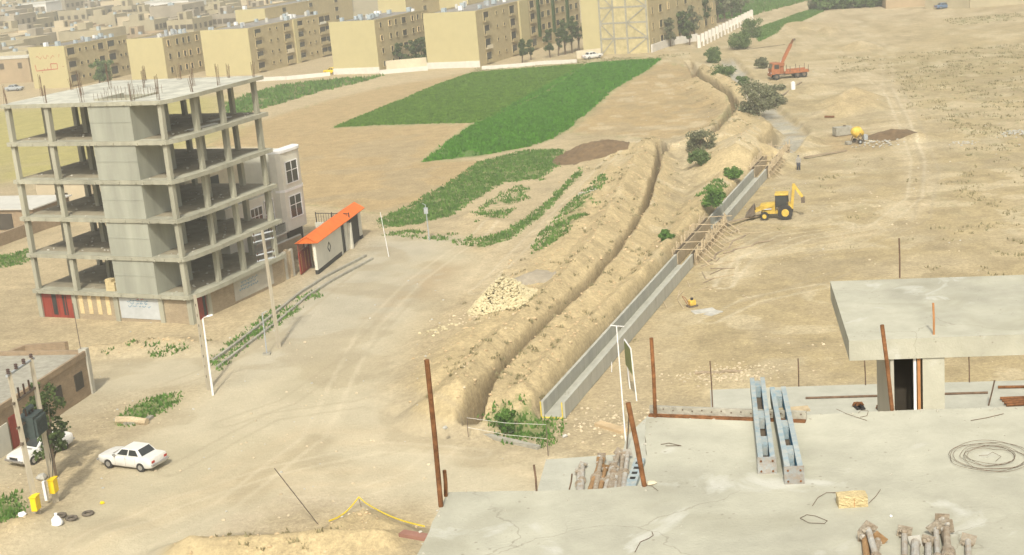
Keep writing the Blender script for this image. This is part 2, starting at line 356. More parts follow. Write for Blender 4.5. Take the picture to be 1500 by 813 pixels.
def terr(x, y, fine=True):
    x = np.asarray(x, float); y = np.asarray(y, float)
    z = (fbm(x, y, .05, 3, 3) - .5) * .5 * sm((np.hypot(x, y) - 60) / 40)
    wob = fbm(x, y, .35, 4, 5); wob2 = fbm(x, y, 1.1, 3, 8)
    lump = fbm(x, y, .22, 3, 9)
    for pts, h, wd in BERMS:
        d, t = seg_dist(x, y, pts); d = d * (.78 + .44*wob)
        hh = h * (.76 + .42*lump) * 1.05
        z = np.maximum(z, z*.3 + hh * np.clip(1 - d/(wd*1.45), 0, 1)**1.15 * 1.12)
    for (cx, cy), h, r in HEAPS:
        d = np.hypot(x-cx, y-cy) * (.8 + .4*wob); z = z + h * np.clip(1 - d/r, 0, 1)**1.15
    # the flume stands on a levelled strip
    d, t = seg_dist(x, y, [tuple(FL_A0[:2]), tuple(FL_A1[:2])])
    dx, dy = FL_A1[0]-FL_A0[0], FL_A1[1]-FL_A0[1]; ln = math.hypot(dx, dy)
    side = ((x-FL_A0[0])*dy - (y-FL_A0[1])*dx)/ln       # positive on the right
    k = sm((2.1 - np.where(side > 0, d, d + .55))/.8) ; z = z*(1-k) + (-.04 + .03*wob2)*k
    for pts, dp, wd in TRENCH:
        d, t = seg_dist(x, y, pts); d = d * (.8 + .4*wob)
        d = d / np.where(t < .16, 1.0 + (.16-t)*4.5, 1.0) if dp > 2.2 else d
        k = 1 - sm((d - wd*.75)/(.20 + wd*.3)); floor = -dp*.62
        z = z*(1-k) + (floor + .1*wob)*k
    rough = .10 + .0*x
    z = z + (wob2 - .5)*rough*sm((z-.2)/.6)*1.8 + (fbm(x, y, 2.6, 2, 12) - .5)*.10*sm((z-.25)/.5) + (wob-.5)*.10
    return z
def tz(x, y): return float(terr(np.array([x]), np.array([y]))[0])
def GT(px, py):
    p = G(px, py)
    for _ in range(3): p = G(px, py, tz(p[0], p[1]))
    return p

def axis(lo, hi, st, far_lo, far_hi, gr=1.07):
    a = list(np.arange(lo, hi, st)); s = st; v = a[-1]; up = []
    while v < far_hi: s = min(s*gr, 60); v += s; up.append(v)
    s = st; v = lo; dn = []
    while v > far_lo: s = min(s*gr, 60); v -= s; dn.append(v)
    return np.array(dn[::-1] + a + up)
ax_ = axis(-46, 64, .2, -1500, 1500); ay_ = axis(58, 182, .24, -60, 3200, 1.035)
GX, GY = np.meshgrid(ax_, ay_); GZ = terr(GX, GY)
# -- ground cover: what the soil itself is made of
CROP = PX([(490,187),(560,158),(640,125),(692,107),(850,95),(966,87),(948,102),(893,135),(830,190),(802,206),(770,216),(700,229),(622,237),(660,206),(696,182),(640,181),(560,183)])
PLOUGH = [PX([(300,215),(345,190),(470,150),(560,128),(690,106),(560,158),(489,187),(640,182),(695,183),(655,206),(620,237),(738,234),(620,300),(560,312),(440,300),(430,290),(430,230),(380,215)]),
          PX([(965,90),(1012,98),(1030,122),(1066,146),(1070,165),(1045,190),(970,205),(905,200),(835,195),(895,137),(950,102)])]
SCRUB = [(PX([(555,322),(600,300),(655,270),(700,238),(770,220),(824,220),(826,238),(790,262),(740,268),(700,290),(660,318),(600,332),(560,335)]), .86),
         (PX([(690,352),(740,340),(780,312),(815,285),(850,250),(852,260),(820,292),(785,325),(745,352),(700,364)]), .92),
         (PX([(690,318),(720,290),(770,268),(800,262),(780,290),(740,318),(700,335)]), .52), (PX([(555,345),(600,338),(690,345),(690,362),(640,352)]), .6),
         (PX([(772,388),(790,350),(822,318),(850,290),(885,268),(890,280),(880,310),(850,345),(810,370)]), .58),
         (PX([(330,150),(400,128),(480,118),(560,111),(540,118),(450,140),(370,165),(330,178)]), .75),
         (PX([(690,107),(860,93),(1000,84),(1020,78),(860,86),(690,100)]), .55),
         (PX([(1285,82),(1400,72),(1510,60),(1510,240),(1420,235),(1390,190),(1330,165),(1300,110)]), .42),
         (PX([(1230,82),(1280,84),(1285,105),(1220,108)]), .42), (PX([(1380,30),(1500,18),(1500,30),(1400,38)]), .5),
         (PX([(1375,255),(1510,245),(1510,420),(1400,380),(1370,330)]), .33),
         (PX([(1050,30),(1055,5),(1190,-14),(1180,2),(1100,24)]), .8), (PX([(1100,45),(1170,20),(1215,8),(1205,18),(1150,42),(1112,62)]), .95),
         (PX([(305,525),(350,492),(400,455),(470,420),(476,430),(420,468),(360,512),(318,545)]), .7),
         (PX([(165,622),(200,590),(262,572),(275,578),(240,605),(190,626)]), .95),
         (PX([(-60,740),(20,722),(42,740),(20,775),(-60,800)]), .85),
         (PX([(140,520),(200,510),(280,512),(270,522),(180,524)]), .5), (PX([(20,575),(110,565),(112,640),(40,650)]), .4),
         (PX([(-40,385),(40,365),(60,372),(30,388),(-40,400)]), .7),
         (PX([(1020,305),(1050,285),(1064,290),(1040,320)]), .8), (PX([(700,632),(725,620),(770,610),(830,615),(820,640),(800,660),(740,650)]), .72),
         (PX([(465,388),(520,368),(545,375),(490,395)]), .45)]
FIELD_Y = PX([(-300,180),(20,160),(140,152),(330,140),(330,200),(150,250),(60,258),(-300,320)])
ROAD = PX([(-60,900),(40,800),(150,700),(190,640),(270,590),(330,545),(300,560),(150,585),(60,640),(0,700),(-40,690),(60,600),(150,530),(300,515),(350,500),(420,455),(485,412),(560,345),(650,350),(700,392),(640,440),(585,500),(560,570),(600,610),(680,650),(800,672),(800,730),(620,745),(430,735),(330,790),(250,900)])
ASPH = [PX([(395,470),(440,410),(505,372),(545,350),(655,352),(640,372),(590,395),(555,440),(520,480),(430,530),(385,545),(350,560)]),
        PX([(520,440),(600,400),(640,395),(620,430),(560,470)])]
DAMP = [PX([(545,470),(575,430),(640,385),(690,388),(640,435),(585,445)]), PX([(1200,212),(1225,195),(1300,190),(1345,205),(1270,222),(1215,228)]),
        PX([(300,760),(420,700),(560,735),(620,740),(500,750),(400,770),(330,813)])]
TRACK = [PX([(1290,125),(1318,150),(1322,190),(1340,230),(1350,290),(1310,330),(1240,345),(1120,360),(1060,410)]), PX([(690,420),(760,350),(830,300),(900,245),(930,210)]),
         PX([(1190,100),(1260,105),(1300,128)]), PX([(330,700),(450,640),(620,640),(800,690)]), PX([(120,800),(260,740),(420,700),(560,700)])]
GREYC = PX([(1066,88),(1095,126),(1128,162),(1166,193),(1156,212),(1138,230)])
RUTS = [(PX(p), k) for p, k in [([(120,800),(260,735),(400,690),(560,655),(700,665)],1),([(200,800),(330,740),(460,640),(500,560),(540,480),(610,410),(720,330)],1),([(330,620),(420,590),(520,520),(600,430)],0),
    ([(430,720),(520,722),(600,700),(650,660)],1),([(150,600),(300,545),(400,490),(520,390)],0),([(250,690),(400,610),(540,590),(690,640)],0),
    ([(1300,130),(1322,175),(1345,235),(1340,290),(1290,330),(1180,350),(1090,380),(1060,420)],1),([(1310,125),(1340,185),(1365,250),(1350,320),(1260,360),(1130,385)],0),([(1060,420),(1070,380),(1130,345),(1240,330)],1),
    ([(1075,450),(1150,430),(1230,400)],0),([(1190,108),(1290,122),(1340,110),(1480,60)],1),([(1210,260),(1300,250),(1500,230)],0),([(700,430),(780,350),(860,280),(930,205)],1),([(1040,470),(1100,440),(1200,420)],1),([(1250,30),(1300,75),(1300,125)],1)]]
def cover(x, y, z):
    n1 = fbm(x, y, .06, 4, 21); n2 = fbm(x, y, .5, 4, 22); n3 = fbm(x, y, 2.0, 3, 23)
    jx = x + (n2-.5)*1.6; jy = y + (n2-.5)*1.6
    dirt = np.array([.425,.362,.232]); far = np.array([.36,.31,.20])
    c = np.ones(x.shape + (3,)) * dirt * np.array([.96,.90,.84]); c *= (.86 + .28*n1)[..., None]
    def mix(col, m): 
        nonlocal c
        c = c*(1-m[..., None]) + np.array(col)*m[..., None]*(.88+.24*n2)[..., None]
    kfar = sm((y - 330)/120) * sm((-x + .12*y + 5)/30)
    mix((.33,.285,.18), kfar*.75)
    mix((.37,.292,.155), sm((x-6)/10)*(1-sm((y-260)/80))*.8)
    mix((.45,.37,.235), sm((n1-.5)/.2)*sm((x-12)/10)*.5)
    mix((.32,.255,.15), sm((n2-.52)/.16)*sm((x-8)/10)*.45)
    for p in PLOUGH: mix((.365,.265,.13), polymask(jx, jy, p, 1.2)*.8)
    # plough lines
    rows = (np.sin((x*.42+y*.91)*5.2 + n1*6) * .5 + .5)
    for p in PLOUGH: mix((.34,.225,.12), polymask(jx, jy, p, 1.2)*.20*rows*n2*1.6)
    mix((.34,.30,.105), polymask(jx, jy, FIELD_Y, 5)*.9)
    rd = polymask(jx, jy, ROAD, 2.2); mix((.465,.41,.285), rd*.85); mix((.40,.345,.225), rd*sm((n1-.48)/.16)*.6)
    for p in ASPH: mix((.385,.345,.255), polymask(jx, jy, p, 2.5)*.75)
    for i, p in enumerate(DAMP): mix((.33,.235,.125) if i != 2 else (.42,.345,.235), polymask(jx, jy, p, 1.6)*.62*sm((n2-.25)/.3))
    for p in TRACK:
        d, _ = seg_dist(x, y, p); mix((.50,.415,.27), (sm((1.1-np.abs(d-1.0)*1.6)/1.0))*.38*(.5+n2))
        mix((.46,.375,.235), sm((3.2-d)/2)*.35)
    d, _ = seg_dist(jx, jy, GREYC); mix((.33,.31,.25), sm((2.0-d)/1.2)*.9)
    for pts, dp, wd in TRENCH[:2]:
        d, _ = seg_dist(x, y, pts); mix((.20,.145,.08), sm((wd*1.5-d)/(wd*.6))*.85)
    bs = sm((z-.35)/.7)*(1-kfar); mix((.43,.335,.18), bs*.85)
    for (cx, cy), h, r_ in HEAPS[:6]: mix((.36,.28,.155), sm(1.2-np.hypot(x-cx, y-cy)/r_)*.8)
    mix((.31,.245,.13), polymask(jx, jy, PX([(1278,88),(1400,76),(1520,66),(1520,122),(1400,124),(1330,120),(1290,108)]), 4)*.75)
    mix((.33,.27,.17), polymask(jx, jy, PX([(-20,800),(40,700),(120,660),(200,600),(235,610),(150,700),(110,760),(60,800)]), 3)*.6*sm((n2-.3)/.3))
    mix((.38,.33,.23), polymask(jx, jy, PX([(20,660),(150,560),(300,530),(330,560),(200,580),(110,650),(30,720)]), 3)*.5)
    n4 = fbm(x, y, .30, 4, 41); mix((.285,.225,.125), sm((n4-.60)/.06)*sm((x-8)/8)*.55*(1-bs)); mix((.50,.42,.27), sm((.40-n4)/.06)*sm((x-8)/8)*.5)
    mix((.32,.26,.16), sm((fbm(x, y, .16, 4, 43)-.57)/.08)*.45*(1-bs)*sm((240-y)/40))
    mix((.26,.24,.13), sm((n2-.60)/.15)*sm((x-20)/15)*sm((y-110)/20)*.4*n3*(1-bs))
    gr = np.zeros(x.shape)
    for p, s in SCRUB: gr = np.maximum(gr, polymask(jx, jy, p, 1.5)*s)
    right = sm((x-22)/10)*(1-sm((y-320)/30))
    gr = np.maximum(gr, right*.13*(n1 > .45)); gr = np.maximum(gr, .60*kfar*(n1))
    cr = polymask(x + (n2-.5)*1.0, y + (n2-.5)*1.0, CROP, .8)
    mix((.07,.16,.025), cr*.92)
    d, _ = seg_dist(jx, jy, PX([(860,93),(800,135),(740,165),(690,185),(660,206)])); mix((.22,.20,.08), cr*sm((1.2-d)/1.0)*.4)
    mix((.20,.21,.06), cr*sm((n1-.56)/.1)*.4)
    lane = np.maximum(rd, 0)
    for p, wd_ in RUTS:
        d, _ = seg_dist(x, y, p); side_ = np.abs(d - .75); mix((.52,.45,.31) if wd_ else (.33,.275,.18), sm((.24-side_)/.14)*(.25+.5*n2)*.75)
    for p in PLOUGH + [CROP]:
        d, _ = seg_dist(jx, jy, list(p)+[p[0]]); mix((.27,.25,.12), sm((.5-d)/.4)*sm((n2-.42)/.15)*.7)
    return np.clip(c, 0, 1), gr*(1-cr)*(1-rd*.9), np.clip(1 - .75*rd, 0, 1)
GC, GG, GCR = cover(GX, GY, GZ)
def grid_obj(name, X, Y, Z, m, cols=None, grass=None, rough=None):
    ny, nx = X.shape; me = bpy.data.meshes.new(name)
    me.vertices.add(nx*ny); me.vertices.foreach_set('co', np.stack([X, Y, Z], -1).astype(np.float32).ravel())
    idx = np.arange(nx*ny).reshape(ny, nx); q = np.stack([idx[:-1,:-1], idx[:-1,1:], idx[1:,1:], idx[1:,:-1]], -1).reshape(-1, 4)
    me.loops.add(q.size); me.loops.foreach_set('vertex_index', q.ravel().astype(np.int32))
    me.polygons.add(len(q)); me.polygons.foreach_set('loop_start', (np.arange(len(q))*4).astype(np.int32)); me.polygons.foreach_set('loop_total', np.full(len(q), 4, np.int32))
    me.polygons.foreach_set('use_smooth', np.ones(len(q), bool))
    if cols is not None:
        a = me.attributes.new('soil', 'FLOAT_COLOR', 'POINT'); a.data.foreach_set('color', np.concatenate([cols, rough[..., None]], -1).astype(np.float32).ravel())
        a = me.attributes.new('grass', 'FLOAT', 'POINT'); a.data.foreach_set('value', grass.astype(np.float32).ravel())
    me.update(); me.validate(); me.materials.append(m)
    o = bpy.data.objects.new(name, me); COL.objects.link(o); return o
def ground_mat():
    m = bpy.data.materials.new('dry_ground'); m.use_nodes = True; t = m.node_tree; N = t.nodes; K = t.links; b = N['Principled BSDF']
    b.inputs['Roughness'].default_value = 1; b.inputs['Specular IOR Level'].default_value = .05
    a = N.new('ShaderNodeAttribute'); a.attribute_name = 'soil'; g = N.new('ShaderNodeAttribute'); g.attribute_name = 'grass'
    geo = N.new('ShaderNodeNewGeometry')
    def noise(sc, det, ro=.6):
        n = N.new('ShaderNodeTexNoise'); n.inputs['Scale'].default_value = sc; n.inputs['Detail'].default_value = det; n.inputs['Roughness'].default_value = ro
        K.new(geo.outputs['Position'], n.inputs['Vector']); return n.outputs[0]
    def rng_(src, a0, a1, b0, b1):
        r = N.new('ShaderNodeMapRange'); K.new(src, r.inputs[0])
        for i, v in enumerate((a0, a1, b0, b1)): r.inputs[i+1].default_value = v
        return r.outputs[0]
    def mth(op, p, q):
        r = N.new('ShaderNodeMath'); r.operation = op
        for i, v in enumerate((p, q)):
            if isinstance(v, (int, float)): r.inputs[i].default_value = v
            else: K.new(v, r.inputs[i])
        return r.outputs[0]
    hi = noise(3.2, 8, .72); mid = noise(.55, 6); peb = noise(9, 3)
    f = mth('MULTIPLY', mth('MULTIPLY', rng_(hi, .3, .7, .70, 1.26), rng_(peb, .3, .7, .86, 1.13)), rng_(mid, .3, .7, .86, 1.13))
    vo = N.new('ShaderNodeTexVoronoi'); vo.inputs['Scale'].default_value = 1.6; K.new(geo.outputs['Position'], vo.inputs['Vector'])
    spot = mth('MULTIPLY', rng_(vo.outputs['Distance'], .05, .13, 1, 0), rng_(mid, .52, .62, 0, 1))
    f = mth('ADD', 1.0, mth('MULTIPLY', mth('SUBTRACT', f, 1.0), a.outputs['Alpha']))
    sc = N.new('ShaderNodeVectorMath'); sc.operation = 'SCALE'; K.new(a.outputs['Color'], sc.inputs[0]); K.new(f, sc.inputs['Scale'])
    lt = N.new('ShaderNodeMix'); lt.data_type = 'RGBA'; K.new(mth('MULTIPLY', spot, .55), lt.inputs[0]); K.new(sc.outputs[0], lt.inputs[6]); lt.inputs[7].default_value = (.62,.54,.40,1)
    gn = noise(.9, 8, .75)
    gm = rng_(mth('ADD', mth('SUBTRACT', g.outputs['Fac'], 1.0), mth('MULTIPLY', gn, 1.25)), .10, .30, 0, 1)
    gm = mth('MULTIPLY', gm, rng_(g.outputs['Fac'], .02, .10, 0, 1))
    gc = N.new('ShaderNodeMix'); gc.data_type = 'RGBA'; K.new(rng_(mid, .35, .65, 0, 1), gc.inputs[0]); gc.inputs[6].default_value = (.10,.15,.04,1); gc.inputs[7].default_value = (.19,.20,.08,1)
    mg = N.new('ShaderNodeMix'); mg.data_type = 'RGBA'; K.new(mth('MULTIPLY', gm, .85), mg.inputs[0]); K.new(lt.outputs[2], mg.inputs[6]); K.new(gc.outputs[2], mg.inputs[7])
    K.new(mg.outputs[2], b.inputs['Base Color'])
    bp = N.new('ShaderNodeBump'); bp.inputs['Strength'].default_value = .65; bp.inputs['Distance'].default_value = .12
    K.new(mth('ADD', hi, mth('MULTIPLY', peb, .35)), bp.inputs['Height']); K.new(bp.outputs[0], b.inputs['Normal'])
    return m
M['ground'] = ground_mat()
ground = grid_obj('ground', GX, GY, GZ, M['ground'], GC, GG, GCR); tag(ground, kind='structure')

# water lying in the open trench
mb = MB()
tp = TRENCH[0][0]
for i in range(5, 8):
    a = Vector((*tp[i],0)); b = Vector((*tp[i+1],0)); d = (b-a).normalized(); r = Vector((d.y,-d.x,0))*.6
    zz = -1.45 + .01*(i-5)
    mb.add([a-r+Vector((0,0,zz)), a+r+Vector((0,0,zz)), b+r+Vector((0,0,zz)), b-r+Vector((0,0,zz))], [(0,1,2,3)])
tag(mb.build('water', M['water']), kind='structure')

# haze: dry air
HZ = bpy.data.materials.new('haze'); HZ.use_nodes = True; ht = HZ.node_tree; ht.nodes.remove(ht.nodes['Principled BSDF'])
pv = ht.nodes.new('ShaderNodeVolumePrincipled'); pv.inputs['Color'].default_value = (.93,.92,.80,1); pv.inputs['Density'].default_value = .00085; pv.inputs['Anisotropy'].default_value = .1
ht.links.new(pv.outputs[0], ht.nodes['Material Output'].inputs['Volume'])
tag(MB().box(-1480,1480,-50,3100,-4,46).build('haze', HZ), kind='stuff')

# ------------------------------------------------------------------ tower under construction
TH = math.radians(25.867); TROT = -TH
AX = np.array([math.cos(TH), -math.sin(TH), 0]); AY = np.array([math.sin(TH), math.cos(TH), 0])   # right-forward, along the street
TC = np.array([-27.02, 115.28, 0]); W1, W2, FH, F0 = 17.2, 14.44, 3.292, 2.67
tower = thing('unfinished_building', 'grey concrete frame of an unfinished six-storey block with red ground-floor doors', 'building', TC, TROT)
slabpoly = [(-W1,0),(-.1,0),(.3,1.2),(.45,4.4),(.15,W2),(-W1,W2)]
TSL = .34
def tower_slab(k):
    z = F0 + k*FH; mb = MB()
    if k == 5:   # roof slab with the shaft opening left in it
        x0, x1, y0, y1 = -7.3, -3.9, 1.1, 4.4
        mb.prism([(-W1,0),(x0,0),(x0,W2),(-W1,W2)], z-TSL, z); mb.prism([(x1,0),(-.1,0),(.3,1.2),(.45,4.4),(.15,W2),(x1,W2)], z-TSL, z)
        mb.prism([(x0,0),(x1,0),(x1,y0),(x0,y0)], z-TSL, z); mb.prism([(x0,y1),(x1,y1),(x1,W2),(x0,W2)], z-TSL, z)
    else: mb.prism(slabpoly, z-TSL, z)
    # uneven cast edge: little blocks of form-tie stubs and a lower edge beam
    for j in range(10):
        x = -W1 + 1 + j*1.75; mb.box(x, x+.22, -.06, -.003, z-.30, z-.12)
    for x in (-W1+.4, -8.2, -3.1, -.6): mb.box(x, x+.16, -.09, -.003, z-TSL-.02, z-.16)
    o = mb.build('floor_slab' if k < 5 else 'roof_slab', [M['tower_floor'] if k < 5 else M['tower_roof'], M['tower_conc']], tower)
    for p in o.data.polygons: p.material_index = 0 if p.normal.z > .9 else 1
    if k < 5:   # lighter band along the outer edge
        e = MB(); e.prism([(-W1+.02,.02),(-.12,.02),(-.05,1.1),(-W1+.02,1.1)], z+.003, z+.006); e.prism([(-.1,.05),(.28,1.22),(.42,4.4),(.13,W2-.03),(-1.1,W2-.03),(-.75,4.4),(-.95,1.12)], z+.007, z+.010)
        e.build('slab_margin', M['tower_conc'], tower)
for k in range(6): tower_slab(k)
COLX, COLY = (-16.75,-12.35,-8.4,-3.0,-.42), (.38,4.75,8.5,13.55)
tr = random.Random(3)
for k in range(5):
    z0 = F0 + k*FH + .012; z1 = F0 + (k+1)*FH - TSL
    for i, x in enumerate(COLX):
        for j, y in enumerate(COLY):
            if i in (2,3) and j in (0,1): continue
            hw = .205 + tr.uniform(-.02,.02); dx, dy = tr.uniform(-.03,.03), tr.uniform(-.03,.03)
            mb = MB(); mb.hexa([(x-hw,y-hw,z0),(x+hw,y-hw,z0),(x+hw,y+hw,z0),(x-hw,y+hw,z0),(x-hw+dx,y-hw+dy,z1),(x+hw+dx,y-hw+dy,z1),(x+hw+dx,y+hw+dy,z1),(x-hw+dx,y+hw+dy,z1)])
            mb.build('column', M['tower_conc'], tower)
    mb = MB()
    SX0, SX1, SY0, SY1, t = -7.75, -3.35, .12, 5.0, .3
    mb.box(SX0, SX1, SY0, SY0+t, z0, z1); mb.box(SX1-t, SX1, SY0+t, SY1, z0, z1); mb.box(SX0, SX0+t, SY0+t, SY1, z0, z1); mb.box(SX0+t, SX1-t, SY1-t, SY1, z0, z1)
    mb.box(SX0+.05, SX1+.02, SY0-.03, SY0-.002, z0+1.55, z0+1.585)
    mb.build('lift_shaft_wall', M['shaft'], tower)
ROOFZ = F0 + 5*FH
for i, x in enumerate(COLX):        # starter bars on the roof
    for j, y in enumerate(COLY):
        if i in (2,3) and j == 1: continue
        mb = MB(); hh = tr.uniform(1.2, 2.3)
        for q in range(6):
            px, py = x + tr.uniform(-.2,.2), y + tr.uniform(-.2,.2)
            mb.tube([(px,py,ROOFZ),(px+tr.uniform(-.12,.12),py+tr.uniform(-.12,.12),ROOFZ+hh*tr.uniform(.8,1.05))], .020, 4)
        mb.build('starter_bars', M['rust_dark'], tower)
mb = MB()
for q in range(34):
    s = q/34*4; e = int(s); f = s-e
    px, py = [(-7.6+4.1*f,.9),(-3.5,.9+3.7*f),(-3.5-4.1*f,4.7),(-7.6,4.7-3.7*f)][e]
    mb.tube([(px,py,ROOFZ),(px+tr.uniform(-.05,.05),py,ROOFZ+tr.uniform(.5,.95))], .02, 4)
mb.build('shaft_starter_bars', M['rust_dark'], tower)
mb = MB(); mb.box(-7.6,-3.7,.98,1.09,ROOFZ+.003,ROOFZ+.16); mb.box(-7.6,-7.32,1.1,4.4,ROOFZ+.003,ROOFZ+.14); mb.box(-3.88,-3.65,1.1,4.4,ROOFZ+.003,ROOFZ+.14)
mb.build('shaft_kerb', M['tower_conc'], tower)
dk = random.Random(44); mb = MB()
for q in range(420):
    k = dk.randrange(5); x, y = -W1*dk.random()*.95-.4, dk.uniform(.3, W2-.4)
    if -8 < x < -3 and y < 5.3: continue
    s_ = dk.uniform(.05,.16); mb.rock((x,y,F0+k*FH+.012+s_*.2), s_, dk, .6)
tag(mb.build('deck_rubble', M['cement_patch'], tower), kind='stuff')
# ground floor
zt = F0 - TSL
for x in (-16.95,-12.9,-8.25,-3.4,-.4): MB().box(x-.23, x+.23, .30, .76, 0, zt).build('ground_column', M['tower_conc'], tower)
mb = MB(); mb.box(-12.65,-8.5,.42,.66,-.3,zt); mb.build('front_wall', M['brick'], tower)
for x in (-12.2,-11.2,-10.2,-9.2): MB().box(x-.22, x+.22, .385, .419, .55, zt-.05).build('cream_pier', M['cream_brick'], tower)
mb = MB(); mb.box(-8.0,-3.65,.42,.66,-.3,zt); mb.build('front_wall', M['brick'], tower)
mb = MB(); mb.box(-3.15,-.65,.42,.66,-.3,zt); mb.build('front_wall', M['brick'], tower)
mb = MB(); mb.box(-7.9,-3.7,.375,.418,.35,zt-.12); sgn = mb.build('wall_sign', M['sign_paint'], tower)
def scrawl(parent, x0, x1, z0, z1, y, lines, m, rnd, axis='x', flip=1, th=.05):
    """hand-written lines of flowing script, too small in the photo to read"""
    mb = MB(); dz = (z1-z0)/lines
    for i in range(lines):
        zb = z1 - (i+.55)*dz; xa = x0 + rnd.uniform(0,.18)*(x1-x0); xb = x1 - rnd.uniform(0,.18)*(x1-x0); x = xb; 
        while x > xa:
            wdt = rnd.uniform(.2,.5); pts = []
            for q in range(6):
                pts.append((x - wdt*q/5, zb + dz*.28*math.sin(q*rnd.uniform(1.1,2.0)) * (1 if rnd.random() > .2 else 1.5)))
            for (a, b), (c, d) in zip(pts, pts[1:]):
                if axis == 'x': mb.bar((a,y,b),(c,y,d),th,.012, up=(0,1,0))
                else: mb.bar((y,a,b),(y,c,d),th,.012, up=(1,0,0))
            x -= wdt + rnd.uniform(.06,.2)
    return mb.build('lettering', m, parent)
sr = random.Random(5)
scrawl(sgn, -7.2, -4.4, 1.35, 2.05, .368, 3, M['ink_blue'], sr); scrawl(sgn, -6.2, -5.2, 2.0, 2.2, .366, 1, M['ink_red'], sr)
gd = MB().box(-16.7,-13.15,.46,.58,.02,zt).build('garage_door', M['red_paint'], tower)
mb = MB(); mb.box(-15.55,-15.05,.44,.458,.3,zt-.15); mb.box(-14.35,-13.9,.44,.458,.3,zt-.2); mb.build('door_grille', M['black'], gd)
mb = MB()
for x in (-16.6,-15.75,-14.9,-14.05,-13.25): mb.box(x-.04,x+.04,.425,.456,.05,zt-.03)
mb.build('door_rib', M['red_paint'], gd)
rd = MB().box(-.62,-.5,.85,2.75,.02,zt-.05).build('red_door', M['red_paint'], tower)
mb = MB(); mb.box(-.498,-.47,1.0,1.25,.3,zt-.3); mb.box(-.498,-.47,2.25,2.6,.3,zt-.3); mb.build('door_grille', M['black'], rd)
mb = MB(); mb.box(-.6,-.28,2.78,3.2,-.2,zt); mb.build('door_jamb', M['tower_conc'], tower)
mb = MB(); mb.box(-.62,-.36,3.22,W2-.1,-.3,zt); mb.build('side_wall', M['brick'], tower)
cp = MB().box(-.358,-.30,6.6,12.6,.3,zt-.05).build('cement_panel', M['cement_patch'], tower)
scrawl(cp, 7.2, 10.4, 1.0, 1.9, -.292, 3, M['ink_blue'], sr, 'y', th=.06)
mb = MB(); mb.box(-W1+.2,-.6,W2-.5,W2-.25,-.3,zt); mb.box(-W1+.2,-W1+.45,.9,W2-.5,-.3,zt); mb.build('rear_wall', M['brick'], tower)
def tl(x, y, z): return TC + AX*x + AY*y + np.array([0,0,z])
# loose block stack on the first deck
mb = MB(); br = random.Random(9); o = tl(-8.9, .75, F0)
bt = thing('brick_stack', 'small stack of yellow bricks on the lowest deck beside the lift shaft', 'bricks', tl(-8.75,.8,F0+.012), TROT)
for iz in range(4):
    mb = MB()
    for ix in range(3):
        for iy in range(2):
            if iz == 3 and ix == 2: continue
            x, y = -.5+ix*.34 + br.uniform(-.02,.02), -.3+iy*.32; mb.box(x, x+.32, y, y+.3, iz*.26, iz*.26+.25)
    mb.build('brick_course', M['ybrick'], bt)
for k, (x, y, ln) in enumerate([(-1.5,5.0,3.2),(-2.6,9.2,2.6)]):
    a, b = tl(x,y,F0+4*FH+.06), tl(x+.5,y+ln,F0+4*FH+.06)
    tag(MB().bar(a,b,.5,.07).build('plank', M['tarp'], origin=a), ['pale sheet lying on the top open deck of the grey frame near its right side','pale board lying at the back of the top open deck'][k], 'board')

# ------------------------------------------------------------------ apartment blocks
def xpix(p):
    d = np.array([p[0], p[1], 0.]) - CAM; return 750 + LENS_F*(d@_R2)/(d@_F)
def reach(c, dv, target):
    """length along dv whose end stands at the given column of the photo"""
    lo, hi = 0., 160.; s_ = 1 if xpix(c+dv*5) > xpix(c) else -1
    for _ in range(50):
        m_ = (lo+hi)/2; ok = (xpix(c+dv*m_) - target)*s_ < 0; lo, hi = (m_, hi) if ok else (lo, m_)
    return lo
def frame_of(Lp, Cp, Rp, hgt):
    c = np.array(Cp[:2]); dv = AY[:2]; return c, dv, reach(c, dv, xpix(Rp)), reach(c, -AX[:2], xpix(Lp))
def window_mb(mb, x, y0, y1, z0, z1, arch=False):
    # opening: dark recess face, proud surround (x is the wall plane, outward +x)
    mb.box(x+.004, x+.02, y0, y1, z0, z1, 0)
    f = .09
    mb.box(x+.002, x+.14, y0-f, y0-.002, z0-f, z1+f, 1); mb.box(x+.002, x+.14, y1+.002, y1+f, z0-f, z1+f, 1)
    mb.box(x+.002, x+.16, y0, y1, z1+.002, z1+f, 1); mb.box(x+.002, x+.2, y0, y1, z0-f, z0-.002, 1)
    if arch: mb.box(x+.021, x+.10, y0, y0+.12, z1-.18, z1, 1); mb.box(x+.021, x+.10, y1-.12, y1, z1-.18, z1, 1)
AR = random.Random(11)
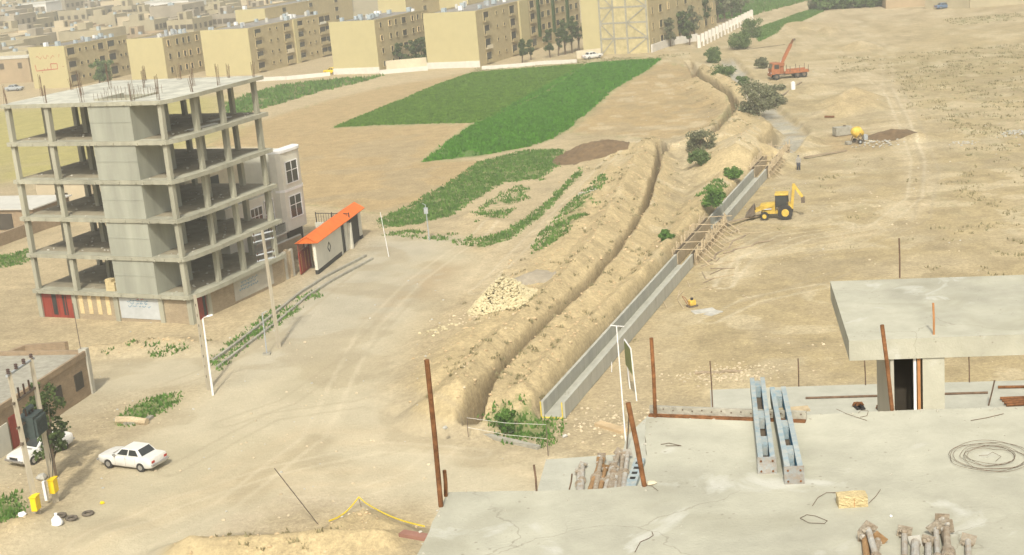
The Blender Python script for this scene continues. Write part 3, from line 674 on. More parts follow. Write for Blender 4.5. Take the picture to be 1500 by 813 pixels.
def apartment(name, label, L_, C_, R_, hgt, cols, storeys=4, plinth=True, ivy=(), roofstuff=8, endm='apt_end', group='yellow apartment blocks beyond the fields', bands=(), endwidth=None, z0=.9):
    c, dv, ln, wd = frame_of(G(*L_), G(*C_), G(*R_), hgt)
    if endwidth: wd = endwidth
    ang = math.atan2(-dv[0], dv[1])        # local y runs along the long side, local x points out of it
    r = thing(name, label, 'building', (c[0],c[1],0), ang, group)
    fl = hgt/storeys
    MB().box(-wd, -.02, .02, ln, -1, hgt).build('side_wall', M['apt_side'], r)
    MB().box(-wd-.01, 0, -.25, .018, -1, hgt+.35).build('end_wall', M[endm], r)
    mb = MB(); mb.box(-.25,.03,.25,ln+.1,hgt+.002,hgt+.35); mb.box(-wd,-wd+.25,.25,ln+.1,hgt+.002,hgt+.35); mb.build('parapet', M['apt_side'], r)
    MB().box(-wd+.26,-.26,.25,ln,hgt+.003,hgt+.06).build('roof', M['apt_roof'], r)
    if plinth: MB().box(-wd-.12,.10,-.42,-.252,-1,1.3).build('plinth', M['apt_plinth'], r)
    for y0, y1 in bands: MB().box(-.018,.35,y0*ln,y1*ln,-1,hgt+.3).build('stair_tower', M['apt_end'], r)
    for (f, kind) in cols:
        y = f*ln
        for k in range(storeys):
            zb = k*fl
            if kind == 'small': w2, a, b = .35, 1.25, 2.0
            elif kind == 'arch': w2, a, b = .45, .95, 2.25
            elif kind == 'wide': w2, a, b = .95, .85, 2.3
            else: w2, a, b = 1.25, .55, 2.4
            a *= fl/2.8; b *= fl/2.8
            mb = MB(); window_mb(mb, -.02, y-w2, y+w2, zb+a+.25, zb+b+.1, kind == 'arch')
            mm = M['glass'] if AR.random() < .45 else M['dark_open']
            mb.build('window', [mm, M['apt_side'] if kind != 'arch' or AR.random() < .7 else M['cream_brick']], r)
            if kind == 'balc':
                m2 = MB(); m2.box(.0,.5,y-w2-.1,y+w2+.1,zb+.45,zb+.60); m2.box(.42,.5,y-w2-.1,y+w2+.1,zb+.60,zb+.60+AR.uniform(.35,.9))
                m2.build('balcony', M['apt_side'] if AR.random() < .75 else [M['cream'], M['apt_side'], M['white']][AR.randrange(3)], r)
    for y in ivy: MB().box(-.018,.45,y*ln-.45,y*ln+.45,2.6,hgt+.2).build('ivy_column', M['ivy'], r)
    for q in range(roofstuff):
        x = -wd + 1 + AR.random()*(wd-2); y = .5 + AR.random()*(ln-1.5); s = AR.uniform(.55,.95); mb = MB()
        if AR.random() < .6:
            mb.box(x-s/2,x+s/2,y-s/2,y+s/2,hgt+.2,hgt+.25+s); mb.box(x-s/2+.05,x+s/2-.05,y-s/2-.03,y-s/2-.002,hgt+.3,hgt+.2+s*.9)
            for a in (-1,1):
                for b in (-1,1): mb.box(x+a*s*.4-.03,x+a*s*.4+.03,y+b*s*.4-.03,y+b*s*.4+.03,hgt+.06,hgt+.2)
            mb.build('air_cooler', M['roof_blue'] if AR.random() < .6 else M['white_paint'], r)
        else:
            mb.cyl((x,y,hgt+.06),(x,y,hgt+.3+s),s*.5,n=10); mb.cyl((x,y,hgt+.3+s),(x,y,hgt+.36+s),s*.2,n=8); mb.build('water_tank', M['grey_metal'] if AR.random() < .5 else M['tarp'], r)
    return r, ln, wd, ang
A_, lnA, wdA, angA = apartment('apartment_block', 'apartment block with red lettering painted on its yellow end wall', (52,131), (104,128), (194,114), 9.2, [(.08,'balc'),(.22,'small'),(.32,'small'),(.44,'small'),(.55,'wide'),(.72,'balc'),(.86,'small'),(.94,'small')], 3, False, roofstuff=12)
# red lettering on the end wall (x across, z up)
mb = MB()
def st(pts, w_=.16):
    for (a, b), (c, d) in zip(pts, pts[1:]): mb.bar((a,-.262,b),(c,-.262,d),w_,.02, up=(0,1,0))
W = wdA
X_ = lambda f: -W + f*W
st([(X_(.74),4.4),(X_(.74),5.6),(X_(.56),5.6),(X_(.56),4.3)],.2); st([(X_(.74),4.4),(X_(.14),4.05),(X_(.12),5.5)],.2); st([(X_(.46),4.3),(X_(.46),4.75)],.18); st([(X_(.36),4.2),(X_(.36),4.6)],.18)
mb.rock((X_(.3),-.262,3.75),.14,AR); mb.rock((X_(.9),-.262,4.9),.13,AR)
prev = None
for i in range(14):
    f = .18 + i*.04; zz = 7.15 + .42*math.sin(i*1.7) + .1*math.sin(i*4.1); 
    if prev and i not in (5,10): st([prev,(X_(f),zz)],.10)
    prev = (X_(f),zz)
st([(X_(.82),7.0),(X_(.84),7.7)],.1); mb.rock((X_(.3),-.262,8.0),.1,AR)
mb.build('lettering', M['ink_red'], A_)
apartment('apartment_block', 'three-storey apartment block behind the roof bars with arched windows', (195,118), (247,116), (303,108), 9.2, [(.12,'arch'),(.34,'arch'),(.5,'arch'),(.64,'arch'),(.85,'arch')], 3, False, roofstuff=12)
apartment('apartment_block', 'longest balconied apartment block, above the right end of the grey frame roof', (303,110), (372,109), (490,97), 10.0, [(.10,'balc'),(.24,'small'),(.32,'small'),(.44,'balc'),(.60,'balc'),(.71,'small'),(.78,'small'),(.88,'balc'),(.955,'balc')], 4, False, bands=((.515,.56),), roofstuff=18)
apartment('apartment_block', 'apartment block with four rows of small arched windows above garden trees', (491,109), (557,107), (628,95), 10.8, [(.10,'arch'),(.28,'arch'),(.40,'arch'),(.56,'wide'),(.74,'arch'),(.85,'arch'),(.96,'arch')], 4, True, roofstuff=14)
apartment('apartment_block', 'apartment block with dark ivy strips between its balconies, right above the green field', (628,103), (704,98), (852,76), 11.2, [(.08,'balc'),(.17,'small'),(.235,'small'),(.31,'balc'),(.50,'balc'),(.60,'wide'),(.66,'wide'),(.75,'wide'),(.81,'wide'),(.90,'wide'),(.96,'wide')], 4, True, ivy=(.555,.705,.855), bands=((.37,.45),), roofstuff=24)
F_, lnF, wdF, angF = apartment('apartment_block', 'tall apartment block with unrendered grey cross-braced half on its end wall', (856,81), (953,77), (1050,24), 16.0, [(.05,'arch'),(.16,'wide'),(.27,'arch'),(.40,'arch'),(.52,'wide'),(.62,'arch'),(.72,'arch'),(.82,'wide'),(.93,'arch')], 5, False, roofstuff=6)
x0 = -wdF*.72
MB().box(x0, .05, -.30, -.252, -1, 16.2).build('bare_brick_panel', M['bare_panel'], F_)
mb = MB()
for f in (0,.28,.55,.97): mb.box(x0+f*(-x0)-.18, x0+f*(-x0)+.18, -.36,-.302, -.5, 16.2)
for zz in (3.2,6.4,9.6,12.8,15.6): mb.box(x0+.2,-.2,-.35,-.303, zz-.18, zz+.18)
mb.build('concrete_frame', M['old_conc'], F_)
for i in range(5):
    for (fa, fb) in ((0,.28),(.55,.97)):
        a = x0 + fa*(-x0); b = x0 + fb*(-x0)
        if i % 2: a, b = b, a
        MB().bar((a,-.38,i*3.2),(b,-.38,(i+1)*3.2),.22,.03,up=(0,1,0)).build('brace', M['old_conc'], F_)
for i, (l, c, r, h, lab) in enumerate([((560,60),(600,58),(720,40),11,'rear apartment block with yellow upper wall seen over the long balconied roofs'), ((352,70),(395,68),(520,48),10,'rear apartment block with grey cluttered roof behind the longest block'),((640,45),(690,44),(800,25),12,'rear apartment block partly hidden behind the ivy-striped one')]):
    apartment('apartment_block', lab, l, c, r, h, [(.2,'wide'),(.5,'wide'),(.8,'wide')], 4, False, roofstuff=10)

# low walls at the foot of the blocks
def wall_line(name, label, pts, h, t, m, cat='wall', group=None, zb=-.4):
    P = [GT(*p) for p in pts]; o = P[0]; mb = MB()
    for a, b in zip(P, P[1:]):
        d = (b-a)[:2]; n = np.array([d[1],-d[0]])/np.hypot(*d)*t/2
        q = [(a[0]-n[0],a[1]-n[1]),(a[0]+n[0],a[1]+n[1]),(b[0]+n[0],b[1]+n[1]),(b[0]-n[0],b[1]-n[1])]
        z0 = a[2]; z1 = b[2]
        mb.hexa([(*q[0],z0+zb),(*q[1],z0+zb),(*q[2],z1+zb),(*q[3],z1+zb),(*q[0],z0+h),(*q[1],z0+h),(*q[2],z1+h),(*q[3],z1+h)])
    return tag(mb.build(name, m, origin=o), label, cat, group)
wall_line('low_wall', 'low white wall along the field in front of the arched-window block', [(557,109),(627,103)], .9, .3, M['apt_plinth'])
wall_line('garden_wall', 'buff garden wall below the trees of the arched-window block', [(560,105),(626,99)], 2.2, .3, M['cream'])
wall_line('low_wall', 'long low white wall at the field edge between ivy block and cross-braced block', [(706,102),(760,98),(800,94),(845,92)], .7, .35, M['apt_plinth'])
wall_line('low_wall', 'low pale wall in front of the longest block', [(340,121),(420,117),(484,111)], .8, .3, M['apt_plinth'])
wall_line('low_wall', 'pale wall with open yard in front of the cross-braced block end', [(845,86),(880,82)], 1.6, .3, M['cream'])
wall_line('yard_wall', 'stepped pale wall at the foot of the cross-braced block side', [(955,77),(985,66),(1022,60)], 1.6, .3, M['apt_plinth'])
# pillared fence
P0, P1 = GT(1024,70), GT(1101,30); fr = thing('pillared_fence', 'fence of cream pillars on a low wall beside the channel track', 'fence', P0)
n = 17
for i in range(n):
    p = (P1-P0)*i/(n-1); MB().box(p[0]-.35,p[0]+.35,p[1]-.35,p[1]+.35,-.5,2.6).build('pillar', M['apt_plinth'], fr)
    if i < n-1:
        q = (P1-P0)*(i+1)/(n-1); d = (q-p)/np.linalg.norm(q-p); MB().bar(p+d*.5+np.array([0,0,.3]), q-d*.5+np.array([0,0,.3]), .3, 1.4).build('panel', M['cream'], fr)

# ------------------------------------------------------------------ far town
TW = ['town1','town2','town3','town4','town1','town3']
def house_mesh(k, rnd):
    mb = MB(); wx, wy, h = rnd.uniform(8,14), rnd.uniform(8,13), rnd.choice([3.4,3.6,6.4,6.8,9.6])
    mb.box(-wx/2,wx/2,-wy/2,wy/2,-3,h,0)
    for s in (-1,1): mb.box(-wx/2,wx/2,s*(wy/2-.1)-.1,s*(wy/2-.1)+.1,h+.003,h+.6,0); mb.box(s*(wx/2-.1)-.1,s*(wx/2-.1)+.1,-wy/2+.2,wy/2-.2,h+.003,h+.6,0)
    if rnd.random() < .6: mb.box(-wx/2+.5,-wx/2+3.6,0,3.4,h+.004,h+2.5,0); mb.box(-wx/2+1.2,-wx/2+2.4,-.03,-.003,h+.3,h+2.1,1)
    for q in range(rnd.randrange(1,4)): x, y = rnd.uniform(-wx/3,wx/3), rnd.uniform(-wy/3,wy/3); mb.box(x,x+.9,y,y+.9,h+.005,h+1.1,2)
    for fl in range(int(h/3)):
        nw = rnd.randrange(2,5)
        for i in range(nw):
            x = -wx/2 + (i+.5)*wx/nw; ww = rnd.uniform(.5,1.1); mb.box(x-ww,x+ww,-wy/2-.05,-wy/2-.004,fl*3.1+.9,fl*3.1+2.4,1)
            y = -wy/2 + (i+.5)*wy/nw; mb.box(wx/2+.004,wx/2+.05,y-ww*.8,y+ww*.8,fl*3.1+.9,fl*3.1+2.4,1)
    me = mb.build('town_house', [M[TW[k % 6]], M['town_dark'], M['roof_blue']]); return me
hr = random.Random(21)
protos = [house_mesh(k, hr) for k in range(14)]
used = [False]*14
LABT = {'town1':'tan flat-roofed house in the hazy old town beyond the yellow blocks','town2':'cream flat-roofed house in the hazy old town beyond the yellow blocks','town3':'grey-brown flat-roofed house in the hazy old town beyond the yellow blocks','town4':'brick-brown flat-roofed house in the hazy old town beyond the yellow blocks'}
def clear_of(p): return True
pts = []
cand = [(hr.uniform(-40,500), hr.uniform(6,118)) for _ in range(7000)]
for (px, py) in cand:
    if len(pts) >= 230: break
    lim = 118 if px < 45 else (108 - px*.165)
    if py > lim or (py < 20 - px*.03 and hr.random() < .5): continue
    if py < 34 - px*.05 and hr.random() < .45: continue
    g = G(px, py)
    if all(math.hypot(g[0]-q[0], g[1]-q[1]) > 13.2 for q in pts): pts.append((g[0], g[1]))
GN = 'houses of the far old town'
for i, (x, y) in enumerate(pts):
    k = hr.randrange(14)
    if not used[k]: o = protos[k]; used[k] = True
    else: o = protos[k].copy(); COL.objects.link(o)
    o.location = (x, y, 0); o.rotation_euler = (0,0,math.radians(hr.choice([-20,-22,-18,70,160])) + hr.uniform(-.05,.05))
    tag(o, LABT[TW[k % 6]], 'house', GN + ' ' + TW[k % 6].replace('town1','in tan').replace('town2','in cream').replace('town3','in grey').replace('town4','in brick'))
for k in range(14):
    if not used[k]: bpy.data.objects.remove(protos[k])
def big_house(px, py, wx, wy, h, m, label, rz=-.35):
    g = G(px, py); r = thing('town_house', label, 'house', (g[0],g[1],0), rz); MB().box(-wx/2,wx/2,-wy/2,wy/2,-2,h).build('wall', M[m], r)
    mb = MB(); mb.box(-wx/2-.15,wx/2+.15,-wy/2-.15,wy/2+.15,h+.003,h+.5); mb.build('roof', M['tarp'], r)
    for i in range(3): MB().box(-wx/2+wx*(i+.5)/3-.6,-wx/2+wx*(i+.5)/3+.6,-wy/2-.06,-wy/2-.004,h-2.4,h-1.0).build('window', M['town_dark'], r)
big_house(262,37,18,12,9,'town_white','large white-walled house standing out among the far roofs'); big_house(66,42,12,10,10,'town_white','white upper-storey house with a row of windows at left of the far town'); big_house(30,118,16,12,6.0,'town4','brown flat house left of the block with red lettering')

# ------------------------------------------------------------------ white house and its garden
WP = G(450,364)
house = thing('white_house', 'white three-storey house with curved window bay behind the orange gate roof', 'house', WP - AY*8.6, TROT)
MB().box(-13,-.02,-4,8.4,-.5,6.9).build('wall', M['white'], house)
MB().box(-13,-4.2,-4,8.4,6.903,10.3).build('upper_storey', M['cream'], house)
MB().box(-4.19,-.05,4.9,8.4,6.903,10.4).build('upper_wing', M['white'], house)
mb = MB(); bay = [(0,3.9),(.7,4.0),(1.1,4.25),(1.2,4.6),(1.2,6.9)] + [(1.2*math.cos(a), 6.9+1.4*math.sin(a)) for a in np.linspace(.2,1.4,7)] + [(0,8.3)]
mb.prism(bay, 2.9, 10.6); mb.build('curved_bay', M['white'], house)
mb = MB(); mb.box(-13.1,-4.1,-4.1,8.5,10.303,10.45); mb.build('roof', M['cream'], house)
mb = MB(); mb.prism([(x-.06 if x < .01 else x+.12, y) for x, y in bay] , 10.605, 10.85); mb.build('bay_cornice', M['white_paint'], house)
mb = MB(); mb.prism([(x-.06 if x < .01 else x+.08, y) for x, y in bay], 6.75, 7.0); mb.build('bay_band', M['white_paint'], house)
def hwin(y0, y1, z0, z1, x, nm='window', nx=2, parent=house):
    p = MB().box(x, x+.03, y0, y1, z0, z1).build(nm, M['glass'], parent); mb = MB(); f = .08
    mb.box(x+.002,x+.1,y0-f,y0,z0-f,z1+f); mb.box(x+.002,x+.1,y1,y1+f,z0-f,z1+f); mb.box(x+.002,x+.1,y0,y1,z1,z1+f); mb.box(x+.002,x+.1,y0,y1,z0-f,z0)
    for i in range(1, nx): y = y0+(y1-y0)*i/nx; mb.box(x+.031,x+.08,y-.035,y+.035,z0,z1)
    zz = z0+(z1-z0)*.58; mb.box(x+.031,x+.078,y0,y1,zz-.03,zz+.03)
    mb.build('frame', M['white_paint'], p)
hwin(4.75,6.75,7.55,9.6,1.202); hwin(4.75,6.75,4.1,6.2,1.202)
hwin(-.2,1.7,4.1,6.0,.0, nx=3); hwin(2.2,3.6,3.1,6.3,.0,'balcony_door', nx=3)
MB().box(.0,.9,-1,4.6,2.75,2.9).build('balcony', M['white'], house)
mb = MB()
for y in np.arange(-.9,4.6,.16): mb.box(.82,.85,y,y+.03,2.9,3.75)
mb.box(.8,.87,-1,4.6,3.75,3.8); mb.build('balcony_railing', M['black'], house)
mb = MB()
for y in np.arange(-1,4.7,.25): mb.bar((-.3,y,6.95),(-.3,y+.2,7.75),.03); mb.bar((-.3,y+.2,6.95),(-.3,y,7.75),.03)
mb.box(-.34,-.26,-1,4.8,7.75,7.83); mb.build('terrace_railing', M['cream'], house)
MB().box(.0,.03,5.4,8.2,.1,2.6).build('ground_opening', M['dark_open'], house)
MB().box(-4.2+.004,-4.15,-.5,1.2,7.0,9.2).build('terrace_door', M['glass'], house)
# garden wall with the orange canopy
W0, Wn = G(467,402), G(532,349)
gv = (Wn-W0); gl = float(np.hypot(gv[0],gv[1])); gr_ = math.atan2(-gv[0], gv[1])
gate = thing('gate_wall', 'white street wall with black gates under an orange ridged roof', 'wall', W0, gr_)
H_ = 3.0
mb = MB(); mb.box(-.28,0,0,gl*.50,.42,H_); mb.build('wall', M['white'], gate)
mb = MB(); mb.box(-.30,.02,0,gl*.50,-.2,.42); mb.box(-.32,.03,gl*.95,gl*1.0,-.2,.42); mb.build('skirting', M['black'], gate)
mb = MB(); mb.box(-.28,.0,gl*.62,gl*.68,0,H_); mb.box(-.28,0,gl*.95,gl,.42,H_); mb.box(-.28,0,gl*.50+.002,gl*.54,0,H_); mb.build('pillar', M['white'], gate)
g1 = MB().box(-.2,-.1,gl*.54,gl*.62,.05,H_-.1).build('gate_leaf', M['black'], gate); g2 = MB().box(-.2,-.1,gl*.68,gl*.95,.05,H_-.1).build('gate_leaf', M['black'], gate)
mb = MB(); cy_, cz_, dd = gl*.26, 1.75, .42
for a, b in (((0,1),(1,0)),((1,0),(0,-1)),((0,-1),(-1,0)),((-1,0),(0,1))): mb.bar((.012,cy_+a[0]*dd,cz_+a[1]*dd*1.1),(.012,cy_+b[0]*dd,cz_+b[1]*dd*1.1),.11,.03,up=(1,0,0))
mb.build('diamond_ornament', M['black'], gate)
mb = MB(); e0, e1 = -.5, gl+.3
def roofq(xa, za, xb, zb): mb.hexa([(xa,e0,za),(xb,e0,zb),(xb,e1,zb),(xa,e1,za),(xa,e0,za+.07),(xb,e0,zb+.07),(xb,e1,zb+.07),(xa,e1,za+.07)])
roofq(.42,H_+.10,-.62,H_+.75); roofq(-.623,H_+.75,-1.8,H_+.12)
mb.add([(.36,e0+.1,H_+.1),(-.62,e0+.1,H_+.74),(-1.74,e0+.1,H_+.12),(.36,e0+.16,H_+.1),(-.62,e0+.16,H_+.74),(-1.74,e0+.16,H_+.12)],[(0,1,2),(5,4,3)])
mb.build('orange_roof', M['orange_roof'], gate)
# red gate and rough wall between tower and house
ra, rb = G(441,402), G(466,399); 
rt = thing('red_gate', 'rusty red metal gate between the brick yard wall and white wall', 'gate', G(441,404), gr_)
gp = G(467,391)-G(441,404); gll = float(np.hypot(gp[0],gp[1]))
MB().box(-.08,.02,.1,gll-.1,.1,2.2).build('door_leaf', M['red_paint'], rt)
mb = MB()
for i in range(9): y = .15+i*(gll-.3)/8; mb.box(-.05,0,y-.03,y+.03,2.2,3.0)
mb.box(-.06,.01,.1,gll-.1,2.95,3.03); mb.build('top_bars', M['red_paint'], rt)
mb = MB(); mb.box(-.3,.1,gll-.08,gll+.25,0,3.1); mb.build('gate_post', M['cement_patch'], rt)
mb = MB()
for y in (.5,gll*.5,gll*.75): mb.box(.022,.03,y-.12,y+.12,.3,2.0)
mb.build('rust_panel', M['jamb'], rt)
yw = thing('yard_wall', 'rough tan plank-faced yard wall between the grey frame and red gate', 'wall', tl(-.5,W2+.05,0), TROT)
ylen = float(np.hypot(*(G(441,404)-tl(-.5,W2+.05,0))[:2])) 
for i in range(5): MB().box(-.25,.0+.03*(i % 2),i*ylen/5,(i+1)*ylen/5-.03,-.2,2.5+.25*((i*7) % 3)/2).build('panel', [M['wood'],M['cement_patch'],M['brick']][i % 3], yw)
# courtyard wall behind with railing
cw = thing('courtyard_wall', 'white courtyard wall carrying a dark railing beside the curved bay', 'wall', WP + AY*.2 + AX*1.0, TROT)
MB().box(.2,4.3,0,.25,-.3,2.7).build('wall', M['white'], cw)
mb = MB()
for x in np.arange(.3,4.2,.3): mb.box(x,x+.03,.1,.13,2.7,3.6)
for x in (.3,2.2,4.2): mb.box(x-.03,x+.05,.08,.16,2.7,3.75)
mb.box(.25,4.25,.08,.15,3.6,3.66); mb.build('railing', M['black'], cw)
mb = MB(); mb.box(.003,.2,-6.2,-.02,-.3,2.3); 
dw = thing('court_side_wall', 'brown inner yard wall below the white house balcony', 'wall', WP - AY*9 + AX*1.3, TROT)
MB().box(0,.25,-4,6,-.3,2.2).build('wall', M['brick'], dw)
mb = MB(); mb.box(.02,.2,-4,6,2.203,2.3); mb.build('coping', M['tarp'], dw)

# ------------------------------------------------------------------ low buildings at the left
sp0, sp1 = G(137,575), G(0,672)       # street side base line
sv_ = sp1-sp0; sl = float(np.hypot(sv_[0],sv_[1])); sang = math.atan2(sv_[1], sv_[0])
shed = thing('low_building', 'low mud-brick building with flat grey roof by the lane', 'building', sp0, sang)
hS = 2.9
MB().box(0,sl+14,-7.5,0,-.4,hS).build('wall', M['mudbrick'], shed)
mb = MB(); mb.box(.15,sl+14,-7.4,-.15,hS+.003,hS+.10); mb.build('roof', M['old_conc'], shed)
mb = MB(); mb.box(-.08,sl+14,-.12,.08,hS+.003,hS+.42); mb.box(-.08,.12,-7.5,-.13,hS+.003,hS+.40); mb.build('parapet', M['mudbrick'], shed)
for x in (1.2,4.2,7.2): MB().box(x,x+1.1,.003,.08,.9,2.1).build('window', M['dark_open'], shed)
MB().box(9.6,11.0,.003,.07,.0,2.2).build('shop_door', M['red_paint'], shed)
MB().box(11.3,13.4,.003,.1,.0,2.0).build('shutter', M['white'], shed)
for k, (x, z) in enumerate([(.0,5.2)]):
    mb = MB(); mb.tube([(x+.25,-.3,hS+.4),(x+.2,-.35,hS+4.0)],.035,6); mb.build('roof_pole', M['steel_dk'], shed)
MB().box(-.12,.3,-.5,.14,-.2,hS+.55).build('corner_pier', M['cement_patch'], shed)
lb = thing('low_building', 'low brown sheds with pale sheet roof at left behind the grey frame', 'building', G(45,330), -.35)
MB().box(-11,3,-3,4,-.3,2.6).build('wall', M['mudbrick'], lb); MB().box(-11.3,3.3,-3.3,4.3,2.603,2.75).build('sheet_roof', M['tarp'], lb)
MB().box(-2,0,-3.05,-3.003,.2,2.1).build('opening', M['dark_open'], lb); MB().box(-7,-5.6,-3.05,-3.003,.2,2.1).build('opening', M['dark_open'], lb)
wall_line('yard_wall', 'long low mud wall behind the left side of the grey frame', [(-30,372),(60,338),(140,312)], 1.4, .35, M['mudbrick'])
wall_line('yard_wall', 'low mud-brick yard wall at left edge behind the low building', [(-20,548),(40,524),(100,520)], 1.1, .35, M['mudbrick'])
lb2 = thing('low_building', 'small tan house seen between the columns behind the grey frame', 'building', G(118,300), -.45)
MB().box(-4,4,-3,3,-.3,3.4).build('wall', M['town2'], lb2); MB().box(-4.2,4.2,-3.2,3.2,3.403,3.6).build('roof', M['tarp'], lb2); MB().box(-1,1,-3.06,-3.003,.9,2.2).build('window', M['dark_open'], lb2)

# ------------------------------------------------------------------ the concrete flume and its formwork
fd = (FL_A1-FL_A0)[:2]; FLEN = float(np.hypot(*fd)); FANG = math.atan2(-fd[0], fd[1])
fdv = np.array([*(fd/FLEN), 0]); frv = np.array([fdv[1], -fdv[0], 0])
def along(px, py, z=0.0): return float((G(px,py,z)-FL_A0)[:2] @ fdv[:2])
def flume(label, s0, s1):
    r = thing('concrete_flume', label, 'channel', FL_A0 + fdv*s0, FANG); l = s1-s0; h, wi, t = 1.08, .62, .2
    mb = MB().box(-wi-t,-wi,0,l,0,h); m2 = MB().box(wi,wi+t,0,l,0,h)
    for q in np.arange(3,l-1,3.0): m2.box(wi+t-.01,wi+t+.012,q,q+.05,.02,h-.02,1); mb.box(-wi-.01,-wi+.012,q,q+.05,.14,h-.02,1)
    mb.build('wall', [M['flume'],M['old_conc']], r); m2.build('wall', [M['flume'],M['old_conc']], r); MB().box(-wi+.002,wi-.002,0,l,-.02,.12).build('floor', M['flume'], r)
    return r, h, wi, t
SA = along(1003,380,.6); SB = along(1048,326,.6); SC_ = along(1108,254,.6); SD = FLEN + 7.5
f1, h, wi, t = flume('near straight run of open concrete flume ending by the weeds', 0, SA)
mb = MB(); mb.box(-wi-t-.02,-wi-t+.05,-.06,-.003,0,h); mb.box(wi-.03,wi+.04,-.06,-.003,0,h); mb.box(-wi-t+.052,wi-.032,-.06,-.003,-.02,.05); mb.build('yellow_form_edge', M['yel_edge'], f1)
flume('far run of concrete flume beside the yellow digger', SB, SC_)
FR = random.Random(4)
def formwork(label, s0, s1, walls=True):
    r = thing('wall_formwork', label, 'formwork', FL_A0 + fdv*s0, FANG); l = s1-s0
    for x in (-.95,-.6,.6,.95):
        mb = MB(); mb.box(x-.03,x+.03,0,l,.05,1.15)
        mb.build('form_panel', M['wood_dark'] if x in (-.95,.6) else M['wood'], r)
    n = max(4, int(l/.62))
    for x in (-1.05,1.05):
        for i in range(n):
            y = (i+.5)*l/n; hh = FR.uniform(1.35,1.9); MB().bar((x,y,0),(x+FR.uniform(-.06,.06),y+FR.uniform(-.12,.12),hh),.11,.08).build('stud', M['wood'], r)
    for i in range(n//2):
        y = (i*2+.7)*l/n; MB().bar((1.14,y,.9),(2.3+FR.uniform(-.2,.3),y-.3,.05),.08,.06).build('brace', M['wood'], r)
    for i in range(n//5+1):
        y = (i*5+1.4)*l/n; MB().bar((-1.5,y,1.2+FR.uniform(-.1,.1)),(1.6,y+FR.uniform(-.5,.5),1.3),.07,.07).build('tie_bar', M['wood'], r)
    for x in (-1.12,1.12): MB().bar((x,0,.85),(x,l,.85),.07,.1).build('waler', M['wood'], r)
formwork('timber-propped formwork in the gap between the two flume runs', SA+.05, SB-.05)
formwork('timber-propped formwork at the far end of the flume beyond the digger', SC_+.05, SD)
# sticks lying by the flume
GNS = 'loose timber sticks beside the flume'
for i in range(34):
    s = FR.uniform(SA-16, SB+1); off = FR.uniform(1.5,3.0)*(1 if FR.random() < .9 else 1.2); p = FL_A0 + fdv*s + frv*off
    a = FR.uniform(-.5,.5) + (.0 if FR.random() < .7 else 1.2); ln = FR.uniform(.9,2.6); d = fdv*math.cos(a)+frv*math.sin(a)
    z = tz(p[0],p[1]) + .05; q = p + d*ln; z2 = tz(q[0],q[1]) + .05
    tag(MB().bar((p[0],p[1],z),(q[0],q[1],z2),.08,.06).build('timber_stick', M['wood'] if FR.random() < .75 else M['wood_dark'], origin=(p[0],p[1],z)), 'loose timber stick lying on the dirt beside the flume wall', 'timber', GNS)
a, b = GT(1052,336), GT(1118,318)
tag(MB().bar(a+np.array([0,0,.5]), b+np.array([0,0,.25]), .35,.12).build('plank_ramp', M['wood_dark'], origin=a), 'dark plank ramp leading from the formwork to the digger', 'plank')
for i, (p, q) in enumerate([((1036,385),(1090,345)),((1060,372),(1130,352)),((1018,548),(1085,545))]):
    a, b = GT(*p), GT(*q); n = 8
    path = [a + (b-a)*k/n + np.array([0,0,.06+.05*math.sin(k*1.3)]) + frv*.25*math.sin(k*1.9) for k in range(n+1)]
    tag(MB().tube(path,.11 if i == 2 else .09,6).build('branch', M['wood_dark'], origin=a), ['bent dark branch on the dirt right of the formwork','second bent branch, the one nearer the digger wheel tracks','crooked dark branch on the dirt beyond the near deck'][i], 'branch')

# ------------------------------------------------------------------ gutter kerbs, islands
def kerb(name, pts, wd, h, m, kind='structure'):
    P = [GT(*p) if name != 'culvert_kerb' else G(*p) for p in pts]; mb = MB()
    P = [np.array([p[0],p[1],max(p[2],-.06)]) for p in P]
    for a, b in zip(P, P[1:]): mb.bar((a[0],a[1],a[2]+h/2-.1),(b[0],b[1],b[2]+h/2-.1),wd,h+.2)
    return tag(mb.build(name, m), kind=kind)
kerb('street_gutter', [(318,540),(360,508),(405,474),(452,434),(487,412),(546,380)], .22, .2, M['old_conc'])
kerb('street_kerb', [(312,530),(350,502),(395,467),(440,430),(478,406),(536,376)], .22, .22, M['old_conc'])
kerb('island_kerb', [(170,616),(188,622),(212,620),(222,612)], .35, .2, M['old_conc'])
kerb('culvert_kerb', [(676,631),(730,645),(790,659)], .35, .25, M['old_conc'])
kerb('pavement_edge', [(876,622),(915,634)], .6, .2, M['dirt'])
a, b = GT(172,620), GT(216,622)
tag(MB().tube([a+np.array([0,0,.22]),(a+b)/2+np.array([0,.1,.24]),b+np.array([0,0,.2])],[.3,.27,.25],8).build('log', M['wood'], origin=a), 'thick pale log lying at the near end of the grassy island', 'log')

